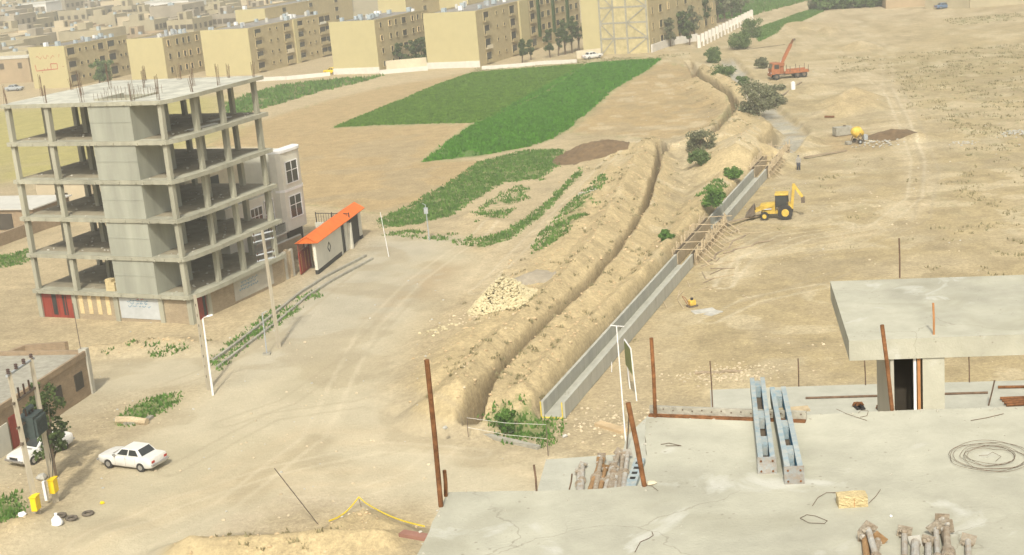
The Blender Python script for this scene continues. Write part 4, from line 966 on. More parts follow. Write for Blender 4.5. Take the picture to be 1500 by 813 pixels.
# ------------------------------------------------------------------ vehicles
def sedan(label, loc, heading, paint, cat='car'):
    r = thing('parked_car', label, cat, loc, heading)
    def hull(st_, smooth=True):
        mb = MB(); vs = []; fs = []; n = None
        for x, zb, zt_, hw in st_:
            ring = [(x,-hw*.90,zb),(x,-hw,zb+.12),(x,-hw,zt_-.14),(x,-hw*.93,zt_-.03),(x,-hw*.55,zt_),(x,0,zt_+.012),(x,hw*.55,zt_),(x,hw*.93,zt_-.03),(x,hw,zt_-.14),(x,hw,zb+.12),(x,hw*.90,zb)]
            n = len(ring); vs += ring
        for i in range(len(st_)-1):
            for k in range(n): fs.append((i*n+k,(i+1)*n+k,(i+1)*n+(k+1) % n,i*n+(k+1) % n))
        fs.append(tuple(range(n))); fs.append(tuple((len(st_)-1)*n+k for k in range(n))[::-1])
        return mb.add(vs, fs)
    o = hull([(-2.16,.42,.86,.70),(-2.12,.30,.92,.77),(-1.75,.24,.94,.81),(-1.0,.22,.93,.82),(0,.21,.92,.82),(.8,.22,.91,.82),(1.4,.23,.88,.81),(1.95,.28,.83,.78),(2.12,.32,.78,.73),(2.16,.42,.72,.68)]).build('body', paint, r, True)
    m = o.modifiers.new('edge','EDGE_SPLIT'); m.split_angle = math.radians(38)
    # wheel wells (dark recess discs set into the flank)
    B = [(-1.42,-.745,.90),(.86,-.745,.90),(.86,.745,.90),(-1.42,.745,.90)]; T = [(-.98,-.60,1.37),(.22,-.60,1.37),(.22,.60,1.37),(-.98,.60,1.37)]
    mb = MB(); mb.hexa(B+T); cab = mb.build('cabin', paint, r, False, bevel=.05)
    def facequad(b0, b1, t1, t0, u0, u1, v0, v1):
        b0, b1, t0, t1 = map(Vector, (b0,b1,t0,t1)); f = lambda u, v: (b0.lerp(b1,u)).lerp(t0.lerp(t1,u), v)
        return [f(u0,v0), f(u1,v0), f(u1,v1), f(u0,v1)]
    def pane(nm, quad): mb = MB(); mb.panel(quad,.014); return mb.build(nm, M['glass'], r)
    pane('windscreen', facequad(B[1],B[2],T[2],T[1],.07,.93,.12,.9)); pane('rear_window', facequad(B[3],B[0],T[0],T[3],.08,.92,.14,.9))
    for (b0,b1,t1,t0) in ((B[0],B[1],T[1],T[0]),(B[2],B[3],T[3],T[2])):
        a = (.10,.46,.52,.90) if b0 is B[0] else (.10,.48,.54,.90)
        pane('side_window', facequad(b0,b1,t1,t0,a[0],a[1],.16,.88)); pane('side_window', facequad(b0,b1,t1,t0,a[2],a[3],.16,.88))
    for x in (-1.28,1.30):
        for s in (-1,1):
            t_ = MB().cyl((x,s*.66,.30),(x,s*.845,.30),.30,n=18).build('tyre', M['rubber'], r, False); MB().cyl((x,s*.842,.30),(x,s*.858,.30),.17,n=14).build('rim', M['chrome'], t_)
            ar = MB().tube([(x-.36,s*.824,.30)]+[(x+.36*math.cos(q),s*.824,.30+.36*math.sin(q)) for q in np.linspace(math.pi,0,9)],.012,4,cap=False).build('wheel_arch', paint, r)
    for x in (-2.2,2.2): MB().box(x-.06,x+.06,-.78,.78,.42,.54).build('bumper', M['chrome'], r, bevel=.02)
    for s in (-1,1):
        MB().cyl((2.14,s*.5,.64),(2.19,s*.5,.64),.1,n=12).build('headlight', M['white_paint'], r); MB().box(-2.185,-2.155,s*.58-.13,s*.58+.13,.62,.76).build('tail_light', M['tail'], r)
        MB().box(-.25,-.1,s*.822-.012,s*.822+.012,.76,.79).build('door_handle', M['chrome'], r)
        mb = MB(); mb.box(-.135,-.125,s*.819-.004,s*.819+.004,.3,.88); mb.box(.70,.71,s*.819-.004,s*.819+.004,.3,.88); mb.box(-.90,-.89,s*.819-.004,s*.819+.004,.42,.88); mb.build('door_seam', M['steel_dk'], r)
    for s in (-1,1): MB().box(.62,.74,s*.88-.07,s*.88+.07,.92,1.03).build('wing_mirror', M['chrome'], r)
    MB().box(2.155,2.185,-.36,.36,.55,.70).build('grille', M['black'], r)
    mb = MB()
    for y in np.arange(-.45,.5,.09): mb.box(.98,1.1,y-.02,y+.02,.918,.926)
    mb.build('bonnet_vent', M['steel_dk'], r)
    return r
pf, pr_ = G(162,690), G(209,696)
hd = math.atan2(pf[1]-pr_[1], pf[0]-pr_[0]); side = np.array([-math.sin(hd), math.cos(hd), 0])
ctr = (pf+pr_)/2 - side*.75
dv_ = np.array([math.cos(hd),math.sin(hd),0])
sedan('white sedan parked alone on the open dirt, rear towards the right', GT(195,684)*0 + np.array([*( (G(196,682))[:2]),0.02]), hd + .0, M['car_paint'])
pa, pb = G(28,682), G(92,652); h2 = math.atan2(pa[1]-pb[1], pa[0]-pb[0])
c2 = G(61,668); sedan('pale sedan parked in the lane behind the transformer poles and tree', (c2[0],c2[1],.02), h2, M['car_paint'])
g = G(1383,13); sedan('blue car parked before the far mud wall', (g[0],g[1],tz(g[0],g[1])), .2, M['bluecar'])
g = G(868,86); sedan('white car parked by the end of the cross-braced block', (g[0],g[1],.05), .5, M['car_paint'])
g = G(22,133); sedan('grey car parked at far left before the brown houses', (g[0],g[1],.05), -.3, M['grey_metal'])
g = G(487,108.5); sedan('yellow car parked in front of the longest block near its right end', (g[0],g[1],.05), 2.4, M['box_yellow'])

def wheel(r, x, y0, y1, rad, rimm):
    t_ = MB().cyl((x,y0,rad),(x,y1,rad),rad,n=20).build('tyre', M['rubber'], r)
    o = y1 + .004*np.sign(y1-y0); MB().cyl((x,y1-.02*np.sign(y1-y0),rad),(x,y1+.02*np.sign(y1-y0),rad),rad*.55,rad*.48,n=14).build('rim', M[rimm], t_)
# orange crane truck, facing left
g = GT(1156,114); ct = thing('crane_truck', 'orange crane truck with raised boom on the open dirt', 'truck', g, math.radians(180+4))
MB().box(-3.0,3.1,-.42,.42,.62,.85).build('chassis', M['steel_dk'], ct)
mb = MB(); P = [(1.75,.9),(3.25,.9),(3.25,1.75),(2.95,2.75),(1.75,2.75)]
mb.add([(x,-1.1,z) for x, z in P]+[(x,1.1,z) for x, z in P],[(0,1,2,3,4),(9,8,7,6,5)]+[(i,i+5,(i+1) % 5+5,(i+1) % 5) for i in range(5)]); cabo = mb.build('cab', M['orange'], ct, bevel=.06)
mb = MB(); mb.panel([(3.22,-.95,1.84),(3.22,.95,1.84),(2.99,.95,2.6),(2.99,-.95,2.6)],.02); mb.build('windscreen', M['glass'], ct)
for s in (-1,1): mb = MB(); mb.box(1.95,2.75,s*1.1-.015,s*1.1+.015,1.8,2.5); mb.build('side_window', M['glass'], ct)
MB().box(3.255,3.4,-1.1,1.1,.6,.95).build('bumper', M['orange'], ct)
for s in (-1,1): MB().cyl((3.26,s*.8,1.15),(3.3,s*.8,1.15),.12,n=10).build('headlight', M['white_paint'], ct)
MB().box(-3.1,.9,-1.15,1.15,.86,1.05).build('flatbed', M['orange'], ct)
for y in (-1.12,1.12): MB().box(-3.1,.2,y-.03,y+.03,1.053,1.38).build('side_board', M['orange'], ct)
for x in (-3.0,-1.5,.1): 
    for y in (-1.1,1.1): MB().box(x-.04,x+.04,y*1.05-.04,y*1.05+.04,1.06,2.1).build('stake', M['steel_dk'], ct)
MB().cyl((1.25,0,.86),(1.25,0,2.1),.42,.36,n=14).build('turret', M['orange'], ct)
MB().box(.85,1.65,-.5,.5,2.1,2.75).build('crane_house', M['orange'], ct, bevel=.05)
bm_ = MB().bar((1.3,0,2.4),(-.5,0,5.6),.42,.5).build('boom', M['orange'], ct); MB().bar((-.3,0,5.25),(-.95,0,6.35),.28,.32).build('boom_extension', M['rust'], bm_); MB().bar((-.85,0,6.2),(-1.25,0,6.35),.3,.3).build('boom_head', M['steel_dk'], bm_)
MB().cyl((1.7,0,2.3),(.3,0,4.3),.09,n=8).build('lift_ram', M['chrome'], ct)
MB().tube([(-1.2,0,6.2),(-1.2,0,5.1)],.02,5).build('hook_cable', M['black'], ct)
for x in (2.4,-1.2,-2.3):
    for s in (-1,1): wheel(ct, x, s*.75, s*1.12, .5, 'steel_dk')
# yellow digger (backhoe loader), facing left
g = GT(1138,320); dg = thing('backhoe_loader', 'yellow backhoe loader with its dark front bucket over the flume', 'digger', g, math.radians(180-14)); dg.scale = (.92,.92,.95)
MB().box(-1.4,1.5,-.45,.45,.6,1.0).build('chassis', M['yellow'], dg, bevel=.03)
mb = MB(); P = [(.1,1.0),(1.75,1.0),(1.75,1.45),(1.6,1.62),(.1,1.75)]
mb.add([(x,-.48,z) for x, z in P]+[(x,.48,z) for x, z in P],[(0,1,2,3,4),(9,8,7,6,5)]+[(i,i+5,(i+1) % 5+5,(i+1) % 5) for i in range(5)]); mb.build('bonnet', M['yellow'], dg, bevel=.05)
for x, y in ((.05,-.72),(.05,.72),(-1.25,-.72),(-1.25,.72)): MB().bar((x,y,1.0),(x*.92-.05,y*.92,2.55),.09).build('cab_post', M['black'], dg)
MB().box(-1.3,.12,-.78,.78,2.55,2.72).build('cab_roof', M['yellow'], dg, bevel=.05)
mb = MB(); mb.box(.05,.075,-.62,.62,1.35,2.5); mb.build('windscreen', M['glass'], dg)
for s in (-1,1): MB().box(-1.15,-.02,s*.69-.012,s*.69+.012,1.4,2.48).build('side_window', M['glass'], dg)
MB().box(-1.2,-.1,-.6,.6,1.01,1.35).build('cab_floor', M['steel_dk'], dg); MB().box(-.9,-.35,-.25,.25,1.353,1.9).build('driver_seat', M['black'], dg)
for s in (-1,1):
    wheel(dg, 1.25, s*.62, s*.95, .45, 'yellow'); wheel(dg, -.95, s*.6, s*1.05, .78, 'yellow')
    MB().box(-1.65,-.25,s*.58-.05*s-.04,s*.58-.05*s+.04,1.2,1.62).build('mudguard', M['yellow'], dg)
    a1 = MB().bar((.35,s*.58,1.55),(2.25,s*.58,.95),.12,.24).build('loader_arm', M['yellow'], dg); MB().cyl((.5,s*.58,1.15),(1.6,s*.58,1.1),.06,n=8).build('ram', M['chrome'], a1)
mb = MB(); bp_ = [(2.35,1.35),(2.2,.75),(2.45,.45),(3.25,.42),(3.25,.5),(2.5,.55),(2.32,.80),(2.45,1.35)]
mb.add([(x,-1.15,z+.1) for x, z in bp_]+[(x,1.15,z+.1) for x, z in bp_],[tuple(range(8))[::-1],tuple(range(8,16))]+[(i,(i+1) % 8,(i+1) % 8+8,i+8) for i in range(8)])
for s in (-1.15,1.15): mb.add([(2.42,s-.02,1.45),(2.22,s-.02,.85),(2.48,s-.02,.55),(3.25,s-.02,.53),(2.42,s+.02,1.45),(2.22,s+.02,.85),(2.48,s+.02,.55),(3.25,s+.02,.53)],[(0,1,2,3),(7,6,5,4),(0,3,7,4),(0,4,5,1),(1,5,6,2),(2,6,7,3)])
mb.build('front_bucket', M['steel_dk'], dg)
MB().box(-1.6,-1.42,-.8,.8,.5,1.1).build('backhoe_frame', M['yellow'], dg)
bo = MB().bar((-1.6,0,1.0),(-1.9,0,3.6),.3,.34).build('backhoe_boom', M['yellow'], dg); MB().bar((-1.85,0,3.55),(-2.75,0,2.2),.22,.26).build('dipper_arm', M['yellow'], bo); MB().cyl((-1.55,.05,1.5),(-1.68,.05,3.0),.07,n=8).build('ram', M['chrome'], bo)
mb = MB(); mb.prism([(-3.0,-.28),(-2.6,-.28),(-2.6,.28),(-3.0,.28)],1.6,2.15); mb.build('backhoe_bucket', M['steel_dk'], bo)
# concrete mixer
g = GT(1256,210); mx_ = thing('concrete_mixer', 'yellow drum concrete mixer standing on cement-splashed ground', 'mixer', g, .25); mx_.scale = (.8,.8,.8)
prof = [(-.95,.40),(-.6,.68),(-.25,.85),(.25,.85),(.62,.62),(1.0,.38)]
mb = MB(); n = 18; tilt = Euler((0,.35,0)); vs = []; fs = []
for x, rr in prof:
    for k in range(n): v = Vector((x, rr*math.cos(2*math.pi*k/n), rr*math.sin(2*math.pi*k/n))); v.rotate(tilt); vs.append(v + Vector((0,0,1.75)))
for i in range(len(prof)-1):
    for k in range(n): fs.append((i*n+k,i*n+(k+1) % n,(i+1)*n+(k+1) % n,(i+1)*n+k))
fs.append(tuple(range(n))[::-1]); mb.add(vs, fs); dr = mb.build('drum', M['yellow'], mx_, True)
mb = MB(); v0 = Vector((-.12,0,0)); v1 = Vector((.12,0,0)); v0.rotate(tilt); v1.rotate(tilt); mb.cyl(v0+Vector((0,0,1.75)), v1+Vector((0,0,1.75)), .91, n=20); mb.build('drum_ring', M['yellow'], dr)
mb = MB()
for y in (-.7,.7):
    mb.bar((-.8,y,.35),(.9,y,.35),.12); mb.bar((-.7,y,.35),(0,y*1.25,1.7),.1); mb.bar((.8,y,.35),(0,y*1.25,1.7),.1)
mb.bar((-.8,-.7,.35),(-.8,.7,.35),.1); mb.bar((.9,-.7,.35),(.9,.7,.35),.1); mb.build('frame', M['steel_dk'], mx_)
MB().box(.95,1.6,-.4,.4,.45,1.2).build('engine_box', M['grey_metal'], mx_)
for y in (-.95,.95): wheel(mx_, 0, y*.86, y, .34, 'grey_metal')
MB().box(-1.9,-1.2,-.5,.5,.08,.5).build('loading_skip', M['old_conc'], mx_)
MB().bar((1.3,0,.5),(2.6,-.1,.25),.1).build('drawbar', M['steel_dk'], mx_)
g = GT(1234,199); tk = thing('water_tank', 'grey rectangular water tank left of the yellow mixer', 'tank', g, .2); MB().box(-1.1,1.1,-.6,.6,.15,1.2).build('tank_body', M['old_conc'], tk, bevel=.04); mb = MB(); mb.box(-1.0,1.0,-.5,.5,0,.148); mb.build('base', M['wood_dark'], tk)
MB().cyl((.3,0,1.2),(.3,0,1.32),.2,n=12).build('lid', M['steel_dk'], tk)
# small yellow plate machine by the flume
g = GT(1014,449); pm = thing('site_compactor', 'small orange-yellow site machine with upright handle on the dirt near the flume', 'machine', g, .4)
MB().box(-.4,.4,-.28,.28,0,.12).build('base_plate', M['steel_dk'], pm); MB().box(-.26,.26,-.22,.22,.122,.55).build('engine', M['yellow'], pm, bevel=.05); MB().cyl((0,0,.55),(0,0,.72),.12,n=10).build('air_filter', M['black'], pm)
mb = MB(); mb.tube([(-.3,-.22,.2),(-.75,-.22,.95),(-.75,.22,.95),(-.3,.22,.2)],.025,6); mb.build('handle', M['orange'], pm)
for i, (p, s) in enumerate([((1031,456),(.9,.5)),((1045,459),(.7,.4))]):
    g = GT(*p); mb = MB(); mb.box(-s[0],s[0],-s[1],s[1],.0,.06); o = mb.build('cement_sack', M['rubble']); o.location = tuple(g); o.rotation_euler = (0,0,.2+i*.5)
    tag(o, ['flattened grey sack beside the small orange-yellow machine','flattened grey sack lying furthest right of the small machine'][i], 'sack')

# ------------------------------------------------------------------ poles and lamps
def pole_from(name, label, cat, pb, pt, r0, r1, m, group=None, n=8):
    b = GT(*pb); bb, tt = stand(pb, b[2], pt); r = thing(name, label, cat, bb, 0, group); d = tt-bb
    MB().tube([(0,0,-.3), tuple(d)], [r0, r1], n).build('pole', m, r); return r, d
r, d = pole_from('street_lamp', 'white street lamp with bent arm at the road junction', 'street lamp', (312,579), (297,467), .09, .055, M['white_paint'])
mb = MB(); mb.tube([tuple(d), tuple(d+np.array([.12,-.03,.10])), tuple(d+np.array([.38,-.1,.18]))], .03, 6); mb.build('arm', M['white_paint'], r)
MB().hexa([tuple(d+np.array(q)) for q in [(.33,-.22,.14),(.78,-.24,.22),(.78,-.02,.22),(.33,0,.14),(.33,-.18,.24),(.74,-.2,.31),(.74,-.06,.31),(.33,-.04,.24)]]).build('lamp_head', M['white_paint'], r, bevel=.03)
r, d = pole_from('utility_pole', 'square concrete utility pole beside the white junction lamp', 'utility pole', (306,571), (285,432), .17, .11, M['pole_conc'], n=4)
for q in np.linspace(.15,.9,8): MB().box(d[0]*q-.02,d[0]*q+.02,d[1]*q-.16,d[1]*q-.13,d[2]*q-.09,d[2]*q+.09).build('slot', M['dark_open'], r)
r, d = pole_from('utility_pole', 'tall concrete utility pole with crossarms before the grey frame right side', 'utility pole', (409,509), (384,338), .17, .11, M['pole_conc'], n=4)
for f in (.965,.91,.80,.75):
    c = d*f; w_ = .9 if f > .85 else .8; cr_ = MB().bar(c-AY*0+AX*0+np.array([-.9,-.05,.0])*w_, c+np.array([.9,.15,.25])*w_, .08,.1).build('crossarm', M['grey_metal'], r)
    mb = MB()
    for e in (-.85,.85): q = c + np.array([.9*e,.05+.1*e,.125+.125*e])*w_; mb.cyl(tuple(q), tuple(q+np.array([0,0,.18])), .06, .04, n=8)
    mb.build('insulator', M['ceramic'], cr_)
r, d = pole_from('street_lamp', 'thin grey lamp post on the gutter verge', 'street lamp', (391,519), (384,459), .05, .04, M['grey_metal'])
MB().tube([tuple(d), tuple(d+np.array([.4,0,.15]))], .03, 6).build('arm', M['grey_metal'], r); MB().box(-.3,.3,-.3,.3,-.05,.12).build('footing', M['old_conc'], r)
r, d = pole_from('thin_pole', 'leaning thin white pole at the end of the grey road patch', 'pole', (570,376), (557,311), .04, .03, M['white_paint'])
r, d = pole_from('street_lamp', 'grey lamp post standing on the weedy verge behind the road patch', 'street lamp', (629,352), (623,300), .06, .045, M['grey_metal'])
MB().box(d[0]-.2,d[0]+.2,d[1]-.15,d[1]+.15,d[2]-.9,d[2]-.3).build('lamp_box', M['grey_metal'], r); MB().tube([tuple(d), tuple(d+np.array([-.3,-.1,.2]))], .03, 6).build('arm', M['grey_metal'], r)
r, d = pole_from('street_lamp', 'tall slim white lamp post in front of the near flume', 'street lamp', (917,652), (903,477), .05, .035, M['white_paint'])
MB().tube([tuple(d+np.array([-.35,0,.05])), tuple(d+np.array([.0,0,-.02])), tuple(d+np.array([.45,.1,-.12]))], .025, 6).build('arm', M['white_paint'], r)
# sign on posts
b1, t1 = stand((933,588), 0, (924,511)); sg = thing('site_sign', 'white-framed green board on two posts beside the flume', 'sign', b1)
d = t1-b1; p2 = G(923,570)-b1; d2 = d*.86
mb = MB(); mb.tube([(0,0,-.2), tuple(d)], .045, 7); mb.build('post', M['white_paint'], sg); mb = MB(); mb.tube([tuple(p2), tuple(p2+d*.97)], .045, 7); mb.build('post', M['white_paint'], sg)
mb = MB(); mb.bar(tuple(d), tuple(p2+d*.97), .07, .07); mb.build('top_rail', M['white_paint'], sg)
a, b_ = np.array(d), np.array(p2+d*.97); lo = np.array([0,0,-1.75])
mb = MB(); mb.panel([tuple(b_+lo), tuple(a*.995+lo), tuple(a*.995+np.array([0,0,-.1])), tuple(b_+np.array([0,0,-.1]))], .03); mb.build('sign_board', M['sign_green'], sg)
b1, t1 = stand((896,545),0,(896,530)); tag(MB().tube([b1,t1],.03,6).build('marker_post', M['white_paint'], origin=b1), 'short white marker post at the foot of the near flume', 'post')

# transformer frame
b1, t1 = stand((57,762), .0, (13,545)); tf = thing('transformer_frame', 'two concrete poles carrying a dark transformer, insulators and yellow meter boxes', 'transformer', b1)
b2, t2 = stand((82,735), .0, (45,524)); d1 = t1-b1; o2 = b2-b1; d2 = t2-b1
MB().tube([(0,0,-.3), tuple(d1)], [.2,.13], 4).build('pole', M['pole_conc'], tf); MB().tube([tuple(o2-np.array([0,0,.3])), tuple(d2)], [.2,.13], 4).build('pole', M['pole_conc'], tf)
def L1(f): return d1*f
def L2(f): return o2 + (d2-o2)*f
xd = (L2(.5)-L1(.5)); xd /= np.linalg.norm(xd)
for f in (.985,.80,.64):
    c = MB().bar(tuple(L1(f)-xd*.35), tuple(L2(f)+xd*.35), .12, .12).build('crossarm', M['grey_metal'] if f > .9 else M['steel_dk'], tf)
for f, k in ((1.01,.0),(.99,.35),(1.0,.7),(1.0,1.05)):
    p = L1(.985)*(1-k) + L2(.985)*k; mb = MB()
    for q in range(3): mb.cyl(tuple(p+np.array([0,-.12,.08+q*.11])), tuple(p+np.array([0,-.12,.15+q*.11])), .13,.07,n=8)
    mb.build('insulator', M['ceramic'], tf)
for k in (.25,.5,.75): p = L1(.80)*(1-k)+L2(.80)*k; MB().cyl(tuple(p+np.array([0,-.1,.08])), tuple(p+np.array([0,-.1,.7])), .06, n=8).build('fuse_cutout', M['ceramic'], tf)
mid_ = (L1(.50)+L2(.50))/2; an = math.atan2(xd[1], xd[0])
def rb(mb, c, hx, hy, z0, z1):
    ex = np.array([math.cos(an),math.sin(an),0])*hx; ey = np.array([-math.sin(an),math.cos(an),0])*hy
    q = [c-ex-ey, c+ex-ey, c+ex+ey, c-ex+ey]; return mb.hexa([tuple(p+np.array([0,0,z0])) for p in q] + [tuple(p+np.array([0,0,z1])) for p in q])
tb = rb(MB(), mid_, .72, .5, .25, 1.55).build('transformer_tank', M['transf'], tf)
mb = MB()
for k in np.linspace(-.62,.62,9): rb(mb, mid_ + np.array([math.cos(an),math.sin(an),0])*k - np.array([-math.sin(an),math.cos(an),0])*.58, .025, .075, .35, 1.4)
mb.build('cooling_fin', M['transf'], tb)
mb = MB()
for k in (-.4,0,.4): p = mid_ + np.array([math.cos(an),math.sin(an),0])*k; mb.cyl(tuple(p+np.array([0,0,1.55])), tuple(p+np.array([0,0,2.0])), .07,.04,n=8)
mb.build('bushing', M['ceramic'], tb)
MB().cyl(tuple(mid_-xd*.5+np.array([0,.1,1.85])), tuple(mid_+xd*.3+np.array([0,.1,1.85])), .17, n=10).build('oil_tank', M['transf'], tb)
MB().bar(tuple(L1(.53)-xd*.3), tuple(L2(.53)+xd*.3), .16, .16).build('platform_beam', M['steel_dk'], tf)
for o_, f in ((L1,.135),(L2,.13)):
    p = o_(f) + np.array([.12,-.32,0]); bx = rb(MB(), p, .30, .17, -.42, .42).build('meter_box', M['box_yellow'], tf, bevel=.02)
    mb = MB(); rb(mb, p + np.array([.02,-.02,0]), .33, .2, .422, .47); mb.build('lid', M['box_yellow'], bx)
for k in range(3): mb = MB(); mb.tube([tuple(L2(.13)+np.array([.1*k-.1,-.1,.4])), tuple(L2(.3)+np.array([.12*k,-.05,0])), tuple(L2(.48)+np.array([.08*k,0,0]))], .025, 5); mb.build('cable', M['black'], tf)
mb = MB(); rb(mb, L2(.06)+np.array([-.45,-.2,0]), .10,.08,-.3,.9); mb.build('white_conduit', M['white_paint'], tf)

# ------------------------------------------------------------------ trees, bushes, weeds
def leafcloud(clumps, per, size, rnd, flat=1.0):
    n = len(clumps)*per; c = np.repeat(np.array([k[:3] for k in clumps]), per, 0); rr = np.repeat(np.array([k[3] for k in clumps]), per)
    d = rnd.normal(size=(n,3)); d /= np.linalg.norm(d,axis=1)[:,None]; rad = rr*rnd.random(n)**.45
    p = c + d*rad[:,None]*np.array([1,1,flat]); a = rnd.normal(size=(n,3)); a /= np.linalg.norm(a,axis=1)[:,None]; b = np.cross(a, rnd.normal(size=(n,3))); b /= np.linalg.norm(b,axis=1)[:,None]
    s = size*rnd.uniform(.6,1.3,n)[:,None]; v = np.stack([p-a*s*.5, p+b*s*.38, p+a*s*.5, p-b*s*.38],1).reshape(-1,3)
    return v, np.arange(4*n).reshape(-1,4)
def npmesh(name, v, q, m, parent=None, origin=None):
    me = bpy.data.meshes.new(name); v = np.asarray(v, np.float32)
    if origin is not None: v = v - np.asarray(origin, np.float32)
    me.vertices.add(len(v)); me.vertices.foreach_set('co', v.ravel()); k = q.shape[1]
    me.loops.add(q.size); me.loops.foreach_set('vertex_index', q.ravel().astype(np.int32)); me.polygons.add(len(q))
    me.polygons.foreach_set('loop_start', (np.arange(len(q))*k).astype(np.int32)); me.polygons.foreach_set('loop_total', np.full(len(q), k, np.int32)); me.update(); me.validate()
    me.materials.append(m); o = bpy.data.objects.new(name, me); COL.objects.link(o)
    if origin is not None: o.location = tuple(map(float, origin))
    if parent is not None: o.parent = parent
    return o
def tree(name, label, base, h, rad, m, seed, leaf=.3, group=None, trunk=.3, nclump=26, per=110, cat='tree', squash=.8):
    rn = np.random.default_rng(seed); r = thing(name, label, cat, base, 0, group); mb = MB(); tp_ = (rn.uniform(-.1,.1)*h, rn.uniform(-.1,.1)*h, h*.8)
    tr_ = max(.04, h*.022); mb.tube([(0,0,-.2),(tp_[0]*.4,tp_[1]*.4,h*.4),tp_], [tr_*1.3,tr_,tr_*.3], 7); clumps = []
    for i in range(nclump):
        a = rn.uniform(0,2*math.pi); rr = rad*rn.uniform(.15,.85); z = h*(trunk + (1-trunk)*rn.uniform(.05,.92)); env = math.sqrt(max(.08, 1-((z/h-(trunk+1)/2)/((1-trunk)/2*1.15))**2))
        c = (tp_[0]*.6+math.cos(a)*rr*env, tp_[1]*.6+math.sin(a)*rr*env, z); clumps.append((*c, rad*rn.uniform(.22,.42)))
        if i % 2 == 0: mb.tube([(tp_[0]*.5,tp_[1]*.5,h*(trunk*.7+.15*rn.random())), tuple(np.array(c)*.92)], [tr_*.5,tr_*.12], 5)
    mb.build('trunk' if cat == 'tree' else 'stems', M['bark'], r); v, q = leafcloud(clumps, per, leaf, rn, squash); npmesh('crown' if cat == 'tree' else 'foliage', v, q, m, r); return r
g = G(76,705); tree('young_tree', 'green leafy young tree growing right behind the transformer poles', (g[0],g[1]+.6,0), 6.4, 1.45, M['leaf_dark'], 1, .26, trunk=.2, nclump=26, per=62)
def bushes(lst, group=None):
    for i, (lab, px, py, h, rad, m, leaf) in enumerate(lst):
        g = GT(px, py); tree('bush', lab, g, h, rad, M[m], 100+i+int(px), leaf, group, trunk=.05, nclump=24, per=130, cat='bush')
bushes([('large grey-green bush overhanging the old channel bend', 1112,168, 4.6, 3.7, 'leaf_grey', .30), ('second grey-green bush, right flank of the large one by the channel', 1130,158, 3.6, 2.4, 'leaf_grey', .30),
        ('lone round grey-green bush on the mound between trench and flume', 1026,222, 3.1, 2.1, 'leaf_grey', .24), ('bright green low bush at the foot of the lone round bush', 1026,240, 1.4, 1.6, 'leaf_bright', .22),
        ('round green bush beside the old channel near the pillared fence end', 1043,92, 2.7, 2.0, 'leaf_bright', .28), ('green bush by the track, lower of the two at the channel top', 1082,72, 3.2, 3.0, 'leaf_bright', .3),
        ('green bush by the track, upper of the two at the channel top', 1102,55, 3.8, 2.8, 'leaf_bright', .3), ('low green shrub strip left of the old channel', 1062,112, 1.6, 2.4, 'leaf_bright', .25),
        ('small green shrub at the channel edge above the large grey bush', 1090,128, 1.8, 1.4, 'leaf_bright', .25), ('bright weedy shrub between trench mound and flume formwork', 1046,300, 1.5, 1.5, 'weed', .2),
        ('small green shrub on the mound above the flume', 976,352, .9, .8, 'weed', .16), ('green shrub left of the far flume formwork', 1073,262, 1.1, 1.2, 'weed', .18),
        ('tall green reeds at the near mouth of the trench', 742,634, 1.5, .75, 'weed', .16), ('small olive bush on the channel edge left of the crane truck', 1117,100, 1.8, 1.3, 'leaf_grey', .25)])
TL = [(572,101,5),(590,99,5.5),(612,98,6),(622,98,6.5)]
for i, (px, py, h) in enumerate(TL): g = G(px,py); tree('garden_tree', 'dark green tree between the two blank-ended blocks left of the ivy one', (g[0],g[1],0), h, h*.32, M['leaf_dark'], 200+i, .5, 'trees in the gap beside the ivy block', trunk=.12, nclump=18, per=60)
for i, (px, py, h) in enumerate([(765,92,5),(778,88,4.5),(806,85,6.5),(818,82,6),(828,80,7.5),(838,78,7),(848,75,8)]): g = G(px,py); tree('street_tree', 'slim dark street tree along the ivy-striped block', (g[0],g[1],0), h, h*.24, M['leaf_dark'], 220+i, .5, 'street trees by the ivy block', trunk=.25, nclump=14, per=60)
for i, (px, py, h) in enumerate([(982,68,6),(1004,60,7),(1018,54,7.5),(1030,46,8.5),(1042,40,9),(1052,34,9.5),(1062,32,9),(1072,27,8),(1085,22,8),(1010,66,5)]): g = G(px,py); tree('street_tree', 'grey-green street tree in the row beside the pillared fence', (g[0],g[1],0), h, h*.30, M['leaf_dark'] if i % 2 else M['leaf_grey'], 240+i, .6, 'trees beside the pillared fence', trunk=.2, nclump=16, per=70)
for i, (px, py, h) in enumerate([(146,124,5.5),(158,122,6.0)]): g = G(px,py); tree('garden_tree', 'green tree before the block with red lettering', (g[0],g[1],0), h, h*.42, M['leaf_bright'], 260+i, .5, 'trees before the lettered block', trunk=.1, nclump=18, per=70)
for i in range(16):
    px = 1196 + i*8; g = G(px, 14-i*.55+ (i % 3)); tree('hedge_tree', 'bushy green tree in the thicket at the top right edge', (g[0],g[1],0), 4.5+(i*7 % 5)*.6, 3.2, M['leaf_bright'] if i % 3 else M['leaf_grey'], 280+i, .6, 'thicket trees at the top right', trunk=.05, nclump=16, per=70)
# far mud wall with house
big_house(1338,8,14,8,4.6,'town4','mud house at the right end of the top thicket', -.15)
wall_line('mud_wall', 'long plain mud-brick wall along the top right edge', [(1356,13),(1420,12),(1470,8),(1560,2)], 3.6, .5, M['town1'])

